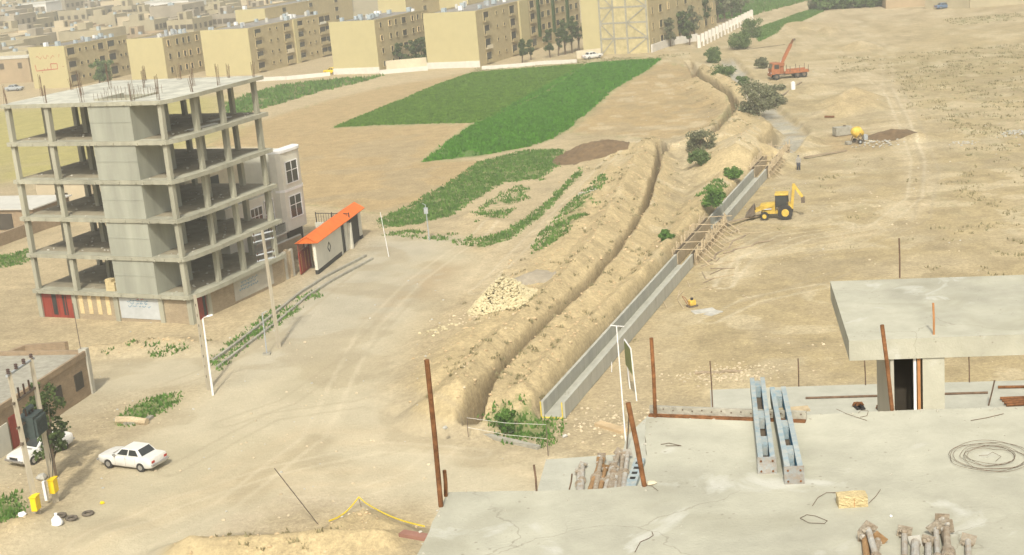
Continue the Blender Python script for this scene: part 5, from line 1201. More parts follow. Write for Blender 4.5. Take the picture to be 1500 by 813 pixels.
# weeds and stones scattered over the ground (nobody could count them)
def tufts(name, label, n, pool, m, hgt, spread, seed, blades=5):
    rn = np.random.default_rng(seed); P = pool(n, rn); n = len(P); z = terr(P[:,0], P[:,1])
    b = blades; p = np.repeat(np.column_stack([P, z]), b, 0); N_ = n*b
    p[:,:2] += rn.normal(size=(N_,2))*spread; a = rn.uniform(0,2*np.pi,N_); ln = rn.normal(size=(N_,2))*.35; h = hgt*rn.uniform(.5,1.3,N_); w_ = h*rn.uniform(.22,.5,N_)
    d = np.column_stack([np.cos(a)*w_, np.sin(a)*w_, np.zeros(N_)]); t_ = p + np.column_stack([ln[:,0]*h, ln[:,1]*h, h]); v = np.stack([p-d, p+d, t_],1).reshape(-1,3)
    v[:, 2] -= .03
    o = npmesh(name, v, np.arange(3*N_).reshape(-1,3), m); return tag(o, label, None, None, 'stuff')
def pool_of(polys, thr=.5, sc=.35, seed=31):
    def f(n, rn):
        out = []; ar = []
        for poly, s in polys:
            P = np.array(poly); lo, hi = P.min(0), P.max(0); ar.append((P, lo, hi, s, np.prod(hi-lo)*s))
        tot = sum(a[4] for a in ar)
        for P, lo, hi, s, w_ in ar:
            k = int(n*w_/tot*3)+1; q = rn.uniform(lo, hi, (k,2)); q = q[inpoly(q[:,0], q[:,1], [tuple(x) for x in P])]
            q = q[fbm(q[:,0], q[:,1], sc, 4, seed) > (1-s)*.62 + .15]; out.append(q)
        return np.concatenate(out)
    return f
NEARSC = [SCRUB[i] for i in (0,1,2,3,4,12,13,14,15,16,18,19,20)]
def crop_pool(n, rn):
    q = pool_of([(CROP,1.0)], sc=.08)(n, rn); d, _ = seg_dist(q[:,0], q[:,1], PX([(860,93),(800,135),(740,165),(690,185),(660,206)]))
    nz = fbm(q[:,0], q[:,1], .3, 3, 77); return q[(d > .1 + .8*nz) & (fbm(q[:,0], q[:,1], .13, 4, 78) < .66 + .2*rn.random(len(q)))]
tufts('weeds', 'green weeds and short grass in patches on the dry ground', 13000, pool_of(NEARSC), M['weed'], .26, .18, 51)
tufts('scrub_grass', 'sparse dry scrub on the open ground', 4800, pool_of([SCRUB[i] for i in (5,6,7,8,9,10,11)] + [(PX([(1180,230),(1500,210),(1500,420),(1240,400),(1120,330)]),.18)]), M['dry'], .26, .25, 52)
tufts('green_strip', 'rank green growth along the far track', 2500, pool_of([SCRUB[11],SCRUB[5]]), M['weed'], .55, .3, 54)
def crop_side(s_):
    def f(n, rn):
        q = crop_pool(n, rn); a, b = np.array(G2(860,93)), np.array(G2(660,206)); c_ = (q[:,0]-a[0])*(b[1]-a[1]) - (q[:,1]-a[1])*(b[0]-a[0]); return q[c_*s_ > 0]
    return f
M['crop_y'] = leafmat('yellowish_crop_leaves', (.04,.115,.006), (.17,.30,.03), .9)
tufts('crop_plants', 'yellow-green crop plants filling the left part of the field', 24000, crop_side(1), M['crop_y'], .34, .22, 53, 5)
tufts('crop_plants', 'deep green crop plants filling the right strip of the field', 24000, crop_side(-1), M['crop'], .40, .22, 57, 5)
bermpool = []
for pts, h_, wd in BERMS[:2]: bermpool.append(pts)
def berm_pts(n, rn):
    out = []
    for pts, h_, wd in BERMS:
        for i in range(len(pts)-1): a, b = np.array(pts[i]), np.array(pts[i+1]); k = int(n*np.hypot(*(b-a))/260)+1; out.append(a + (b-a)*rn.random((k,1)) + rn.normal(size=(k,2))*wd*.6)
    return np.concatenate(out)
tufts('berm_weeds', 'small grey-green weeds dotted over the earth berms', 420, lambda n, rn: (lambda q: q[fbm(q[:,0],q[:,1],.25,3,61) > .52])(berm_pts(n, rn)), M['dry'], .20, .16, 55, 12)
def stones(name, label, P, rmin, rmax, m, seed):
    rnd = random.Random(seed); z = terr(P[:,0], P[:,1]); mb = MB()
    for (x, y), zz in zip(P, z): s = rmin + (rmax-rmin)*rnd.random()**3; mb.rock((x,y,zz+s*.12), s, rnd, .65)
    return tag(mb.build(name, m), label, None, None, 'stuff')
rn = np.random.default_rng(71); q1 = berm_pts(1500, rn)
q2 = np.concatenate([np.column_stack([rn.uniform(-32,0,500), rn.uniform(70,112,500)]), np.column_stack([rn.uniform(3,40,700), rn.uniform(88,170,700)])]); q2 = q2[fbm(q2[:,0],q2[:,1],.2,3,62) > .5]
d_, _ = seg_dist(q2[:,0], q2[:,1], [tuple(FL_A0[:2]), tuple(FL_A1[:2])]); q2 = q2[d_ > 1.4]
d_, _ = seg_dist(q1[:,0], q1[:,1], [tuple(FL_A0[:2]), tuple(FL_A1[:2])]); q1 = q1[d_ > 1.4]
stones('clods', 'clods and small stones lying over the earth berms', q1, .03, .17, M['dirt'], 72); stones('loose_stones', 'loose pale stones scattered over the bare ground', q2, .04, .15, M['pebble'], 73)
q5 = np.concatenate([np.column_stack([rn.uniform(-34,-4,130), rn.uniform(72,125,130)]), np.column_stack([rn.uniform(20,75,240), rn.uniform(110,260,240)])]); stones('litter', 'small pale litter and plaster scraps strewn over the ground', q5, .025, .13, M['rubble'], 75)
Q = np.array(PX([(1015,400),(960,450),(930,500),(1060,420)])); q3 = np.concatenate([rn.normal(size=(260,2))*np.array([1.6,1.0]) + G2(1070,548), rn.normal(size=(200,2))*np.array([1.8,2]) + G2(900,620), rn.normal(size=(120,2))*1.5 + G2(700,470)]); stones('gravel_patch', 'pale gravel and rubble patches near the flume and deck', q3, .05, .16, M['pebble'], 74)

# ------------------------------------------------------------------ heaps
def heap(name, label, cx, cy, rx, ry, h, rot, m, seed, cat='heap', stones_=None):
    rn = np.random.default_rng(seed); n = 46; u = np.linspace(-1.15,1.15,n); X, Y = np.meshgrid(u, u); d = np.hypot(X, Y); c_, s_ = math.cos(rot), math.sin(rot)
    wx, wy = cx + X*rx*c_ - Y*ry*s_, cy + X*rx*s_ + Y*ry*c_; nz = fbm(wx, wy, .6, 4, seed); zt_ = terr(wx, wy)
    hh = h*np.clip(1-(d*(.75+.5*nz))**1.5, -.15, 1)*(.75+.5*fbm(wx, wy, 1.3, 3, seed+1)); Z = zt_ + hh
    base = np.array([cx, cy, tz(cx,cy)]); o = grid_obj(name, wx-base[0], wy-base[1], Z-base[2], m); o.location = tuple(base); tag(o, label, cat); return o, (lambda x, y: None)
g = G(868,229); heap('soil_heap', 'dark brown soil heap tipped beside the green field', g[0], g[1], 5.2, 5.0, 1.6, .5, M['soil'], 81)
g = G(838,236); heap('soil_heap', 'smaller dark soil heap at the left foot of the brown one', g[0], g[1], 3.0, 2.6, .9, .3, M['soil'], 82)
g = G(1312,201); heap('soil_heap', 'dark spoil heap just right of the yellow mixer', g[0], g[1], 3.4, 3.0, .9, .1, M['soil'], 84)
g = G(765,428); heap('sand_heap', 'grey sand heap behind the yellow stone pile', g[0], g[1], 3.0, 2.2, .45, .5, M['greysoil'], 83)
# pile of yellow stones: every stone in the pile, one pile
g = G(738,462); srnd = random.Random(91); mb = MB(); rot = .25
for i in range(2600):
    a = srnd.uniform(0,2*math.pi); rr = math.sqrt(srnd.random()); u, v = rr*math.cos(a)*2.9, rr*math.sin(a)*2.3; x, y = g[0]+u*math.cos(rot)-v*math.sin(rot), g[1]+u*math.sin(rot)+v*math.cos(rot)
    zz = 2.0*max(0, 1-rr**1.25)*(.85+.3*srnd.random()); mb.rock((x,y,tz(x,y)+zz+.03), srnd.uniform(.07,.17), srnd, .8)
base = (g[0],g[1],tz(g[0],g[1])); sp = mb.build('stone_pile', M['stone'], origin=base); tag(sp, 'pile of pale yellow building stones at the foot of the long berm', 'stone pile')
for i, (px, py, n_, sx, lab) in enumerate([(1490,197,90,2.0,'heap of white rubble at the right edge'),(1413,210,40,1.3,'flat scatter of white rubble on the right-hand dirt track'),(648,490,26,1.5,'scatter of broken yellow stones in front of the stone pile'),(863,293,30,.9,'pale stone scraps on the verge below the brown heap'),(1288,212,70,2.4,'grey cement rubble spread below the yellow mixer')]):
    g = G(px,py); rr = random.Random(95+i); mb = MB()
    for k in range(n_): x, y = g[0]+rr.gauss(0,sx*.55), g[1]+rr.gauss(0,sx*.5); mb.rock((x,y,tz(x,y)+(.3*max(0,1-math.hypot(x-g[0],y-g[1])/sx) if i in (0,4) else 0)+.04), rr.uniform(.05,.2), rr, .6)
    o = mb.build('rubble_heap' if i in (0,4) else 'rubble_scatter', M['stone'] if i in (2,) else M['rubble'], origin=(g[0],g[1],tz(g[0],g[1]))); tag(o, lab, 'rubble' if i in (0,4) else None, None, None if i in (0,4) else 'stuff')

# ------------------------------------------------------------------ small things on the ground
for i, (px, py, lab) in enumerate([(89,757,'old tyre leaning nearest the white sack under the transformer'),(105,761,'old tyre lying flat in the middle below the transformer'),(129,754,'old tyre lying alone, furthest right below the transformer')]):
    g = GT(px,py); n = 20; mb = MB(); R_, r_ = .27, .09; vs = []; fs = []
    for a in range(n):
        for b in range(8): A, B_ = 2*math.pi*a/n, 2*math.pi*b/8; vs.append(((R_+r_*math.cos(B_))*math.cos(A), (R_+r_*math.cos(B_))*math.sin(A), .09+r_*math.sin(B_)))
    for a in range(n):
        for b in range(8): fs.append((a*8+b, ((a+1) % n)*8+b, ((a+1) % n)*8+(b+1) % 8, a*8+(b+1) % 8))
    mb.add(vs, fs); o = mb.build('old_tyre', M['dusty_rubber'], None, True); o.location = tuple(g); tag(o, lab, 'tyre')
g = GT(84,768); mb = MB(); rr = random.Random(8)
prof = [(.34,0),(.36,.15),(.3,.32),(.16,.48),(.06,.56),(.10,.68)]; vs = []; fs = []
for r_, z in prof:
    for k in range(10): a = 2*math.pi*k/10; s = r_*rr.uniform(.82,1.15); vs.append((s*math.cos(a), s*.8*math.sin(a), z))
for i in range(len(prof)-1):
    for k in range(10): fs.append((i*10+k, i*10+(k+1) % 10, (i+1)*10+(k+1) % 10, (i+1)*10+k))
mb.add(vs, fs); o = mb.build('plastic_sack', M['bag'], None, True); o.location = tuple(g); tag(o, 'tied white plastic sack on the dirt below the meter boxes', 'sack')
for i, (px, py, s, lab) in enumerate([(33,757,.3,'white crumpled bag on the grass at lower left'),(150,738,.16,'small yellow plastic scrap on the dirt right of the tyres'),(62,702,.4,'pale stone by the foot of the rear transformer pole'),(748,633,.22,'white stone on the weeds below the flume end'),(652,628,.2,'small white stone left of the trench mouth'),(828,640,.2,'pale stone among weeds at the flume end')]):
    g = GT(px,py); mb = MB(); mb.rock((0,0,s*.4), s, random.Random(i), .7); o = mb.build('plastic_bag' if i == 0 else ('plastic_scrap' if i == 1 else 'stone'), M['bag'] if i == 0 else (M['box_yellow'] if i == 1 else M['rubble'])); o.location = tuple(g); tag(o, lab, ['bag','scrap','stone','stone','stone','stone'][i])
# leaning pole, stake and tape on the near earth
a = GT(466,768); bb, tt = stand((466,768), a[2], (402,686)); tag(MB().tube([bb,tt],.03,6).build('leaning_rod', M['steel_dk'], origin=bb), 'thin dark rod leaning left out of the near earth bank', 'rod')
g1, g2_, g3 = GT(482,766), GT(528,738), GT(622,771)
bb, tt = stand((529,743), g2_[2], (526,731)); tag(MB().tube([bb,tt],.03,6).build('tape_stake', M['wood_dark'], origin=bb), 'short stake holding up the yellow tape on the near bank', 'stake')
mb = MB(); path = []
for t_ in np.linspace(0,1,9): path.append(g1+(tt-g1)*t_ + np.array([0,0,.12+.0*t_]) - np.array([0,0,.25*math.sin(math.pi*t_)]))
g3u = G(622,771,1.2)
for t_ in np.linspace(.1,1,10): path.append(tt+(g3u-tt)*t_ - np.array([0,0,.25*math.sin(math.pi*t_)]))
for p, q in zip(path, path[1:]): mb.bar(tuple(p), tuple(q), .02, .085)
tag(mb.build('barrier_tape', M['tape'], origin=tt), 'yellow barrier tape strung over the near earth bank', 'tape')
# wire fence at the trench mouth
for i, (pb, pt, lab) in enumerate([((803,668),(800,622),'thin dark stake at the right end of the string line'),((686,640),(684,612),'thin dark stake at the left end of the string line')]):
    z = GT(*pb)[2]; bb, tt = stand(pb, z, pt); tag(MB().tube([bb,tt],.03,6).build('fence_stake', M['steel_dk'], origin=bb), lab, 'stake')
    if i == 0: e0, m0 = tt, bb+(tt-bb)*.55
    else: e1, m1 = tt, bb+(tt-bb)*.5
for i, (p, q) in enumerate([(e0,e1),(m0,m1)]): tag(MB().tube([p,(p+q)/2-np.array([0,0,.12]),q],.014,5).build('string_line', M['tarp'], origin=p), ['upper string tied across the trench mouth','lower string tied across the trench mouth'][i], 'string')
# planks and pipe on the far right-hand ground
for i, (p, q, r_, m, lab) in enumerate([((1146,141),(1174,121),.16,'wood_dark','dark beam lying at a slant below the crane truck'),((1208,172),(1222,172),.2,'rust','short rusty plank left of the sand heaps'),((1095,73),(1150,66),.07,'steel_dk','long dark hose on the dirt behind the crane truck'),((1178,232),(1240,222),.15,'wood_dark','dark timber on the dirt below the mixer')]):
    a, b = GT(*p), GT(*q); tag(MB().bar(a+np.array([0,0,.12]), b+np.array([0,0,.12]), r_*1.6, r_).build('beam' if i != 2 else 'hose', M[m], origin=a), lab, 'beam' if i != 2 else 'hose')
g = GT(1162,131); mb = MB(); mb.cyl((0,0,0),(0,0,1.1),.35,n=12); mb.cyl((0,0,1.1),(0,0,1.25),.2,n=10); o = mb.build('barrel', M['white_paint']); o.location = tuple(g); tag(o, 'white barrel standing between the crane truck and slanting beam', 'barrel')

# person standing by the far flume
def person(label, loc, face, shirt, trousers):
    me = bpy.data.meshes.new('person'); J = [((0,0,.95),.15),((0,0,1.2),.16),((0,0,1.42),.15),((0,0,1.54),.06),((0,.02,1.66),.11),((0,.01,1.76),.08),
        ((.2,0,1.42),.07),((.27,.02,1.15),.05),((.26,.1,.92),.04),((-.2,0,1.42),.07),((-.27,.0,1.15),.05),((-.25,.08,.92),.04),
        ((.1,0,.88),.1),((.11,.02,.5),.07),((.12,0,.1),.05),((.12,.14,.04),.045),((-.1,0,.88),.1),((-.12,.03,.5),.07),((-.13,0,.1),.05),((-.13,.14,.04),.045)]
    E_ = [(0,1),(1,2),(2,3),(3,4),(4,5),(2,6),(6,7),(7,8),(2,9),(9,10),(10,11),(0,12),(12,13),(13,14),(14,15),(0,16),(16,17),(17,18),(18,19)]
    me.from_pydata([j[0] for j in J], E_, []); o = bpy.data.objects.new('person', me); COL.objects.link(o); o.location = tuple(loc); o.rotation_euler = (0,0,face)
    me.materials.append(M[shirt]); sk = o.modifiers.new('skin','SKIN'); o.modifiers.new('sub','SUBSURF').render_levels = 2
    for i, (p, r_) in enumerate(J): me.skin_vertices[0].data[i].radius = (r_, r_*(.75 if i < 3 else 1))
    me.skin_vertices[0].data[0].use_root = True; tag(o, label, 'person')
    mb = MB(); prof = [(.0,1.80),(.085,1.77),(.115,1.70),(.105,1.645)]; vs = [(0,0,1.81)]; fs = []
    for r_, z in prof[1:]:
        for k in range(10): a = 2*math.pi*k/10; vs.append((r_*math.cos(a), r_*math.sin(a)-.01, z))
    for k in range(10): fs.append((0,1+k,1+(k+1) % 10))
    for i in range(2):
        for k in range(10): fs.append((1+i*10+k,1+(i+1)*10+k,1+(i+1)*10+(k+1) % 10,1+i*10+(k+1) % 10))
    mb.add(vs, fs); mb.build('hair', M['cloth_dark'], o, True)
    mb = MB()
    for s in (-1,1): mb.tube([(s*.10,0,.95),(s*.115,.02,.5),(s*.125,0,.09)],[.135,.10,.075],10)
    mb.build('trousers', M[trousers], o, True)
person('person in dark trousers standing alone on the dirt beyond the digger', GT(1170,250), 2.6, 'prop_grey', 'cloth_dark')

# ------------------------------------------------------------------ the near building: decks we look across
Z1 = CAMH - 4.3; Z2 = Z1 - 3.0; Z3 = CAMH - 9.2
near = thing('unfinished_deck', 'bare concrete decks and stair penthouse of the near unfinished building', 'building', (3.5,9.5,0))
NO = np.array([3.5,9.5,0])
def Q(px, py, z): p = G(px,py,z) - NO; return (p[0], p[1])
back = [Q(657,721,Z1), Q(760,719,Z1), Q(858,717,Z1), Q(944,711,Z1), Q(947,613,Z1), Q(1180,608,Z1), Q(1320,601,Z1), Q(1420,598,Z1), Q(1560,593,Z1)]
top_poly = back + [(9.0,-8.5),(-7.5,-8.5), Q(560,900,Z1), Q(608,818,Z1), Q(633,765,Z1), Q(650,733,Z1)]
er = random.Random(17)
def ragged(poly, n_open, amp, step=.12):
    out = []
    for i, (a, b) in enumerate(zip(poly, poly[1:] + poly[:1])):
        L_ = math.hypot(b[0]-a[0], b[1]-a[1]); out.append(a)
        if i in n_open:
            k = max(1, int(L_/step))
            for q in range(1, k): out.append((a[0]+(b[0]-a[0])*q/k + er.uniform(-amp,amp), a[1]+(b[1]-a[1])*q/k + er.uniform(-amp,amp)))
    return out
MB().prism(ragged(top_poly, (0,1,2,3,4,5,6,7,11,12,13,14), .011), Z1-.32, Z1).build('top_deck', M['slab'], near)
mb = MB()
for i in list(range(0,8)) + [12,13,14]:
    a, b = top_poly[i], top_poly[(i+1) % len(top_poly)]; L_ = math.hypot(b[0]-a[0], b[1]-a[1])
    for q in range(int(L_*9)):
        t_ = er.random(); x, y = a[0]+(b[0]-a[0])*t_, a[1]+(b[1]-a[1])*t_; s_ = er.uniform(.004,.016); mb.rock((x+er.gauss(0,.02), y-abs(er.gauss(0,.05)), Z1+s_*.2), s_, er, .6)
for q in range(260): mb.rock((er.uniform(-.8,5.5)-NO[0]+0, er.uniform(5.2,11)-NO[1], Z1+.002), er.uniform(.003,.009), er, .6)
tag(mb.build('crumbs', M['cement_patch'], near), kind='stuff')
low_poly = [Q(770,780,Z2), Q(800,673,Z2), Q(912,665,Z2), Q(917,640,Z2), Q(950,608,Z2), Q(1100,600,Z2), Q(1100,800,Z2)]
MB().prism(low_poly, Z2-.3, Z2).build('lower_deck', M['slab_lower'], near)
strip = [Q(1040,571,Z3), Q(1170,566,Z3), Q(1300,562,Z3), Q(1430,559,Z3), Q(1640,553,Z3), Q(1640,760,Z3), Q(1052,800,Z3)]
MB().prism(strip, Z3-.3, Z3).build('terrace_deck', M['slab_lower'], near)
for (x, y, zt_) in [(-3.0,-2,Z1-.322),(2,-2,Z1-.322),(2.2,1.0,Z1-.322),(6.0,.6,Z1-.322),(6.5,-6,Z1-.322),(-3,-6,Z1-.322),(*[a-.6 for a in Q(1200,600,Z3)],Z3-.302),(*Q(1500,620,Z3),Z3-.302)]:
    MB().box(x-.25,x+.25,y-.25,y+.25,-.5,zt_).build('column', M['tower_conc'], near)
# stair penthouse
ZR = Z3 + 3.5
pA, pB = np.array(Q(1243.5,499,ZR)), np.array(Q(1560,487.5,ZR)); pD = np.array(Q(1216,412,ZR)); pE = np.array(Q(1560,400.5,ZR))
MB().prism([tuple(pA),tuple(pB),tuple(pE),tuple(pD)], ZR-.27, ZR).build('penthouse_roof', M['slab'], near)
ex = (pB-pA)/np.linalg.norm(pB-pA); ey = np.array([-ex[1],ex[0]]); zc = ZR-.272
def lx(px): # distance along the roof's front edge for a photo column
    a, b = 0., 6.
    for _ in range(40):
        m_ = (a+b)/2; p = pA+ex*m_+NO[:2]; d = np.array([p[0],p[1],ZR-.5])-CAM; x = 750+LENS_F*(d@_R2)/(d@_F); a, b = (m_, b) if x < px else (a, m_)
    return a
def pbx(name, x0, x1, y0, y1, m, z0=None, z1=None):
    q = [pA+ex*x0+ey*y0, pA+ex*x1+ey*y0, pA+ex*x1+ey*y1, pA+ex*x0+ey*y1]; mb = MB(); mb.prism([tuple(p) for p in q], Z3+.003 if z0 is None else z0, zc if z1 is None else z1); return mb.build(name, m, near)
pbx('penthouse_column', lx(1352), lx(1384), .02, .40, M['slab'])
pbx('penthouse_wall', lx(1305), lx(1310), .03, 1.9, M['cement_patch'])
pbx('penthouse_wall', lx(1310)+.005, lx(1384)-.01, 1.75, 1.9, M['tower_conc'])
pbx('penthouse_wall', lx(1352)+.05, lx(1384)-.02, .41, 1.74, M['tower_conc'])
pbx('door_post', lx(1339), lx(1343), .05, .12, M['white_paint']); pbx('door_jamb', lx(1344.5), lx(1349), .04, .13, M['jamb']); pbx('doorway_dark_sheet', lx(1311), lx(1343), .55, .65, M['dark_open'])  # dark sheet behind the doorway stands in for the unlit interior
pbx('penthouse_column', 4.2, 4.6, .1, .5, M['slab']); pbx('penthouse_column', 4.2, 4.6, 2.1, 2.5, M['slab'])
# guard pipes and rebars
def rod(name, lab, pb, z, pt, r_, m, group=None):
    bb, tt = stand(pb, z, pt); o = MB().tube([bb,(bb+tt)/2+np.array([.004,0,0]),tt], r_, 8).build(name, m, origin=bb); return tag(o, lab, 'rod', group)
rod('guard_pipe', 'tallest rusty pipe standing at the left corner of the near deck', (646,742), Z1, (625,527), .019, M['rust'])
rod('guard_pipe', 'short rusty pipe stub beside the tallest pipe on the deck corner', (653,727), Z1, (651,689), .015, M['rust'])
rod('guard_pipe', 'rusty pipe leaning over the steel props on the lower deck', (944,712), Z1, (920,590), .019, M['rust'])
rod('guard_pipe', 'rusty pipe standing at the left end of the perforated form panel', (960,611), Z1, (954,495), .016, M['rust'])
rod('guard_pipe', 'rusty pipe leaning before the stair penthouse doorway', (1307,601), Z1, (1292,476), .017, M['rust'])
rod('rebar', 'thin rebar stub at the back edge of the near deck, left of the props', (786,719), Z1, (782,681), .008, M['rust_dark'])
rod('rebar', 'thin leaning rebar just left of the steel props', (834,717), Z1, (838,694), .006, M['rust_dark'])
rod('rebar', 'tall thin rebar on the far edge of the penthouse roof', (1318,407), ZR, (1317,349), .012, M['rust_dark'])
rod('rebar', 'rebar standing at the front edge of the penthouse roof', (1368,490), ZR, (1367,444), .014, M['jamb'])
rod('rebar', 'thin rebar at the left corner of the terrace strip', (1044,598), Z3, (1040,529), .012, M['rust_dark'])
rod('rebar', 'thin rebar on the terrace edge right of the blue beams', (1170,566), Z3, (1169,525), .012, M['rust_dark'])
rod('rebar', 'thin rebar on the terrace edge left of the penthouse doorway', (1268,564), Z3, (1266,524), .012, M['rust_dark'])
rod('rebar', 'thin rebar on the terrace edge right of the penthouse column', (1420,560), Z3, (1419,517), .012, M['rust_dark'])
rod('rebar', 'slanted rebar near the rusty bar bundle at right', (1448,594), Z3, (1457,557), .014, M['rust_dark'])
rod('rebar', 'thin rebar beside the white lamp post at the deck edge', (918,660), Z2, (921,612), .01, M['steel_dk'])
a, b = G(1180,583,Z3+.02), G(1447,575,Z3+.02); tag(MB().tube([a,b],.022,6).build('steel_bar', M['rust_dark'], origin=a), 'long steel bar lying along the terrace strip', 'bar')
for i in range(5):
    a, b = G(1462+i*3,580+i*3.4 - (13 if i == 0 else 0),Z3+.03+.02*(i % 2)), G(1530,578+i*3-(12 if i == 0 else 0),Z3+.03+.02*(i % 2)); tag(MB().tube([a,b],.026,6).build('steel_bar', M['rust'], origin=a), 'rusty bar in the bundle at the right edge of the terrace', 'bar', 'rusty bars stacked at the right edge')
# slippers
for i, (px, lab) in enumerate([(1255.5,'left dark slipper of the pair on the concrete'),(1261,'right dark slipper of the pair on the concrete'),(1287,'single dark scrap of footwear right of the slipper pair')]):
    g = G(px,597 if i < 2 else 600,Z1 if False else Z3); o = thing('slipper', lab, 'slipper', g, .05); s = 1 if i < 2 else .6
    mb = MB(); mb.prism([(-.045*s,-.13*s),(.045*s,-.13*s),(.055*s,.06*s),(.03*s,.14*s),(-.03*s,.14*s),(-.055*s,.06*s)],.0,.03); mb.build('sole', M['black'], o)
    mb = MB(); mb.tube([(-.055*s,.05*s,.02),(-.03*s,.05*s,.07),(.03*s,.05*s,.07),(.055*s,.05*s,.02)],.025*s,6); mb.build('strap', M['rust'], o)
# blue steel beams with battens
def bluebeam(label, nearp, farp, w_):
    a, b = G(*nearp, Z1), G(*farp, Z1); d = b-a; l = float(np.hypot(d[0],d[1])); r = thing('steel_beam', label, 'beam', a, math.atan2(-d[0], d[1])); cw_ = w_*.30
    for s in (-1,1):
        c = s*(w_/2-cw_/2); mb = MB(); mb.box(c-cw_/2,c+cw_/2,.012,l,w_-.008,w_); mb.box(c-cw_/2,c+cw_/2,.012,l,.0,.008); mb.box(c+s*cw_/2-.006 if s > 0 else c-cw_/2,c+cw_/2 if s > 0 else c-cw_/2+.006,.012,l,.008,w_-.008)
        ch = mb.build('channel', M['blue_steel'], r); m2 = MB(); x = c - s*(cw_/2-.004); m2.box(min(x,x+s*.004),max(x,x+s*.004),.014,l-.002,.0,w_-.009); m2.build('web', M['blue_side'], ch)
    for f in (.27,.58,.985): MB().box(-w_/2+cw_+.001,w_/2-cw_-.001,l*f-.16,l*f,.01,w_-.02).build('batten', M['blue_steel'], r)
    pl = MB().box(-w_/2-.006,w_/2+.006,-.004,.010,.0,w_+.006).build('end_plate', M['plate_rust'], r); mb = MB()
    for x in (-1,1):
        for z in (.18,.82): mb.cyl((x*w_*.34,-.010,z*w_),(x*w_*.34,-.002,z*w_),.008,n=8)
    mb.build('bolt', M['rust'], pl)
    MB().box(-w_/2+.01,w_/2-.01,.03,l*.95,.0005,.004).build('bottom_plate', M['steel_dk'], r)
bluebeam('left of the two worn blue steel beams, mostly bare grey paint', (1124,694), (1110,573), .128); bluebeam('right of the two blue steel beams, longer and bluer with rusty end plate', (1164,709), (1140,588), .134)
# perforated form panel on the deck edge
a, b = G(952,607,Z1), G(1181,616,Z1); d = b-a; l = float(np.hypot(d[0],d[1])); fp = thing('form_panel', 'rusty perforated steel form panel standing along the deck edge', 'formwork', a, math.atan2(d[1], d[0]))
MB().box(0,l,-.004,.004,.0,.075).build('face_plate', M['old_conc'], fp); mb = MB(); mb.box(0,l,.0045,.03,.068,.075); mb.box(0,l,.0045,.03,0,.008)
for k in range(6): mb.box(l*k/5-.003 if k else 0,l*k/5+.003,.0045,.028,.009,.067)
mb.build('rib', M['old_conc'], fp); mb = MB()
for k in range(16): mb.cyl((.04+k*(l-.08)/15,-.0075,.045+.01*(k % 2)),(.04+k*(l-.08)/15,-.0042,.045+.01*(k % 2)),.007,n=8)
mb.build('bolt_hole', M['steel_dk'], fp); MB().box(0,l,-.06,-.0045,.0,.012).build('bottom_flange', M['rust'], fp)
# yellow brick
g = G(1251,744,Z1); o = thing('brick', 'rough yellow brick alone on the near concrete deck', 'brick', g + np.array([0,.055,0]), -.06)
br = bpy.data.meshes.new('brick_body'); bm = bmesh.new(); bmesh.ops.create_cube(bm, size=1); bmesh.ops.subdivide_edges(bm, edges=bm.edges[:], cuts=7, use_grid_fill=True); rr = random.Random(3)
for v in bm.verts:
    v.co = Vector((v.co.x*.205, v.co.y*.10, (v.co.z+.5)*.085)); 
    k = sum(abs(abs(c)-h_) < 1e-4 for c, h_ in ((v.co.x,.1025),(v.co.y,.05)))
    j = .0022 if v.co.z > .001 else 0; v.co += Vector((rr.uniform(-j,j),rr.uniform(-j,j),rr.uniform(-j,j)*.8))
    if abs(v.co.x) > .095: v.co.z *= .94
bm.to_mesh(br); bm.free(); br.materials.append(M['ybrick']); bo_ = bpy.data.objects.new('brick_body', br); COL.objects.link(bo_); bo_.parent = o
mb = MB(); mb.box(.006,.009,-.0555,-.052,.004,.07); mb.build('crack', M['jamb'], o)
# steel props
def prop(label, head, tail, z, r_, m, group=None, zl=0.0, pm_='prop', sq=.07):
    a, b = G(*head, z) + np.array([0,0,r_+zl]), G(*tail, z) + np.array([0,0,r_+.002]); d = (b-a); l = np.linalg.norm(d); d = d/l; r = thing('steel_prop', label, 'prop', a, 0, group)
    MB().tube([(0,0,0), tuple(d*l*.6)], r_*.82, 10).build('inner_tube', M[m], r); MB().tube([tuple(d*l*.45), tuple(d*l)], r_, 10).build('outer_tube', M[m], r)
    MB().tube([tuple(d*l*.43), tuple(d*l*.48)], r_*1.5, 10).build('collar', M['prop'], r)
    u = np.cross(d, [0,0,1]); u /= np.linalg.norm(u); v = np.cross(u, d); ang = random.choice([random.uniform(-.3,.3), random.uniform(-.2,.4), random.uniform(.4,.9)]); u2 = u*math.cos(ang)+v*math.sin(ang); v2 = -u*math.sin(ang)+v*math.cos(ang)
    q = [-u2-v2, u2-v2, u2+v2, -u2+v2]; mb = MB(); mb.hexa([tuple(p*sq-d*.006) for p in q] + [tuple(p*sq+d*.004) for p in q]); pl = mb.build('head_plate', M[pm_], r); mb = MB(); rk = random.Random(int(head[0]))
    for q_ in range(3): mb.rock(tuple(d*.03 + u*rk.uniform(-.6,.6)*sq + v*rk.uniform(-.3,.7)*sq), r_*rk.uniform(.5,.95), rk, .9)
    mb.build('mortar_crust', M['prop_grey' if m != 'prop_grey' else 'prop'], r)
    return r
random.seed(12)
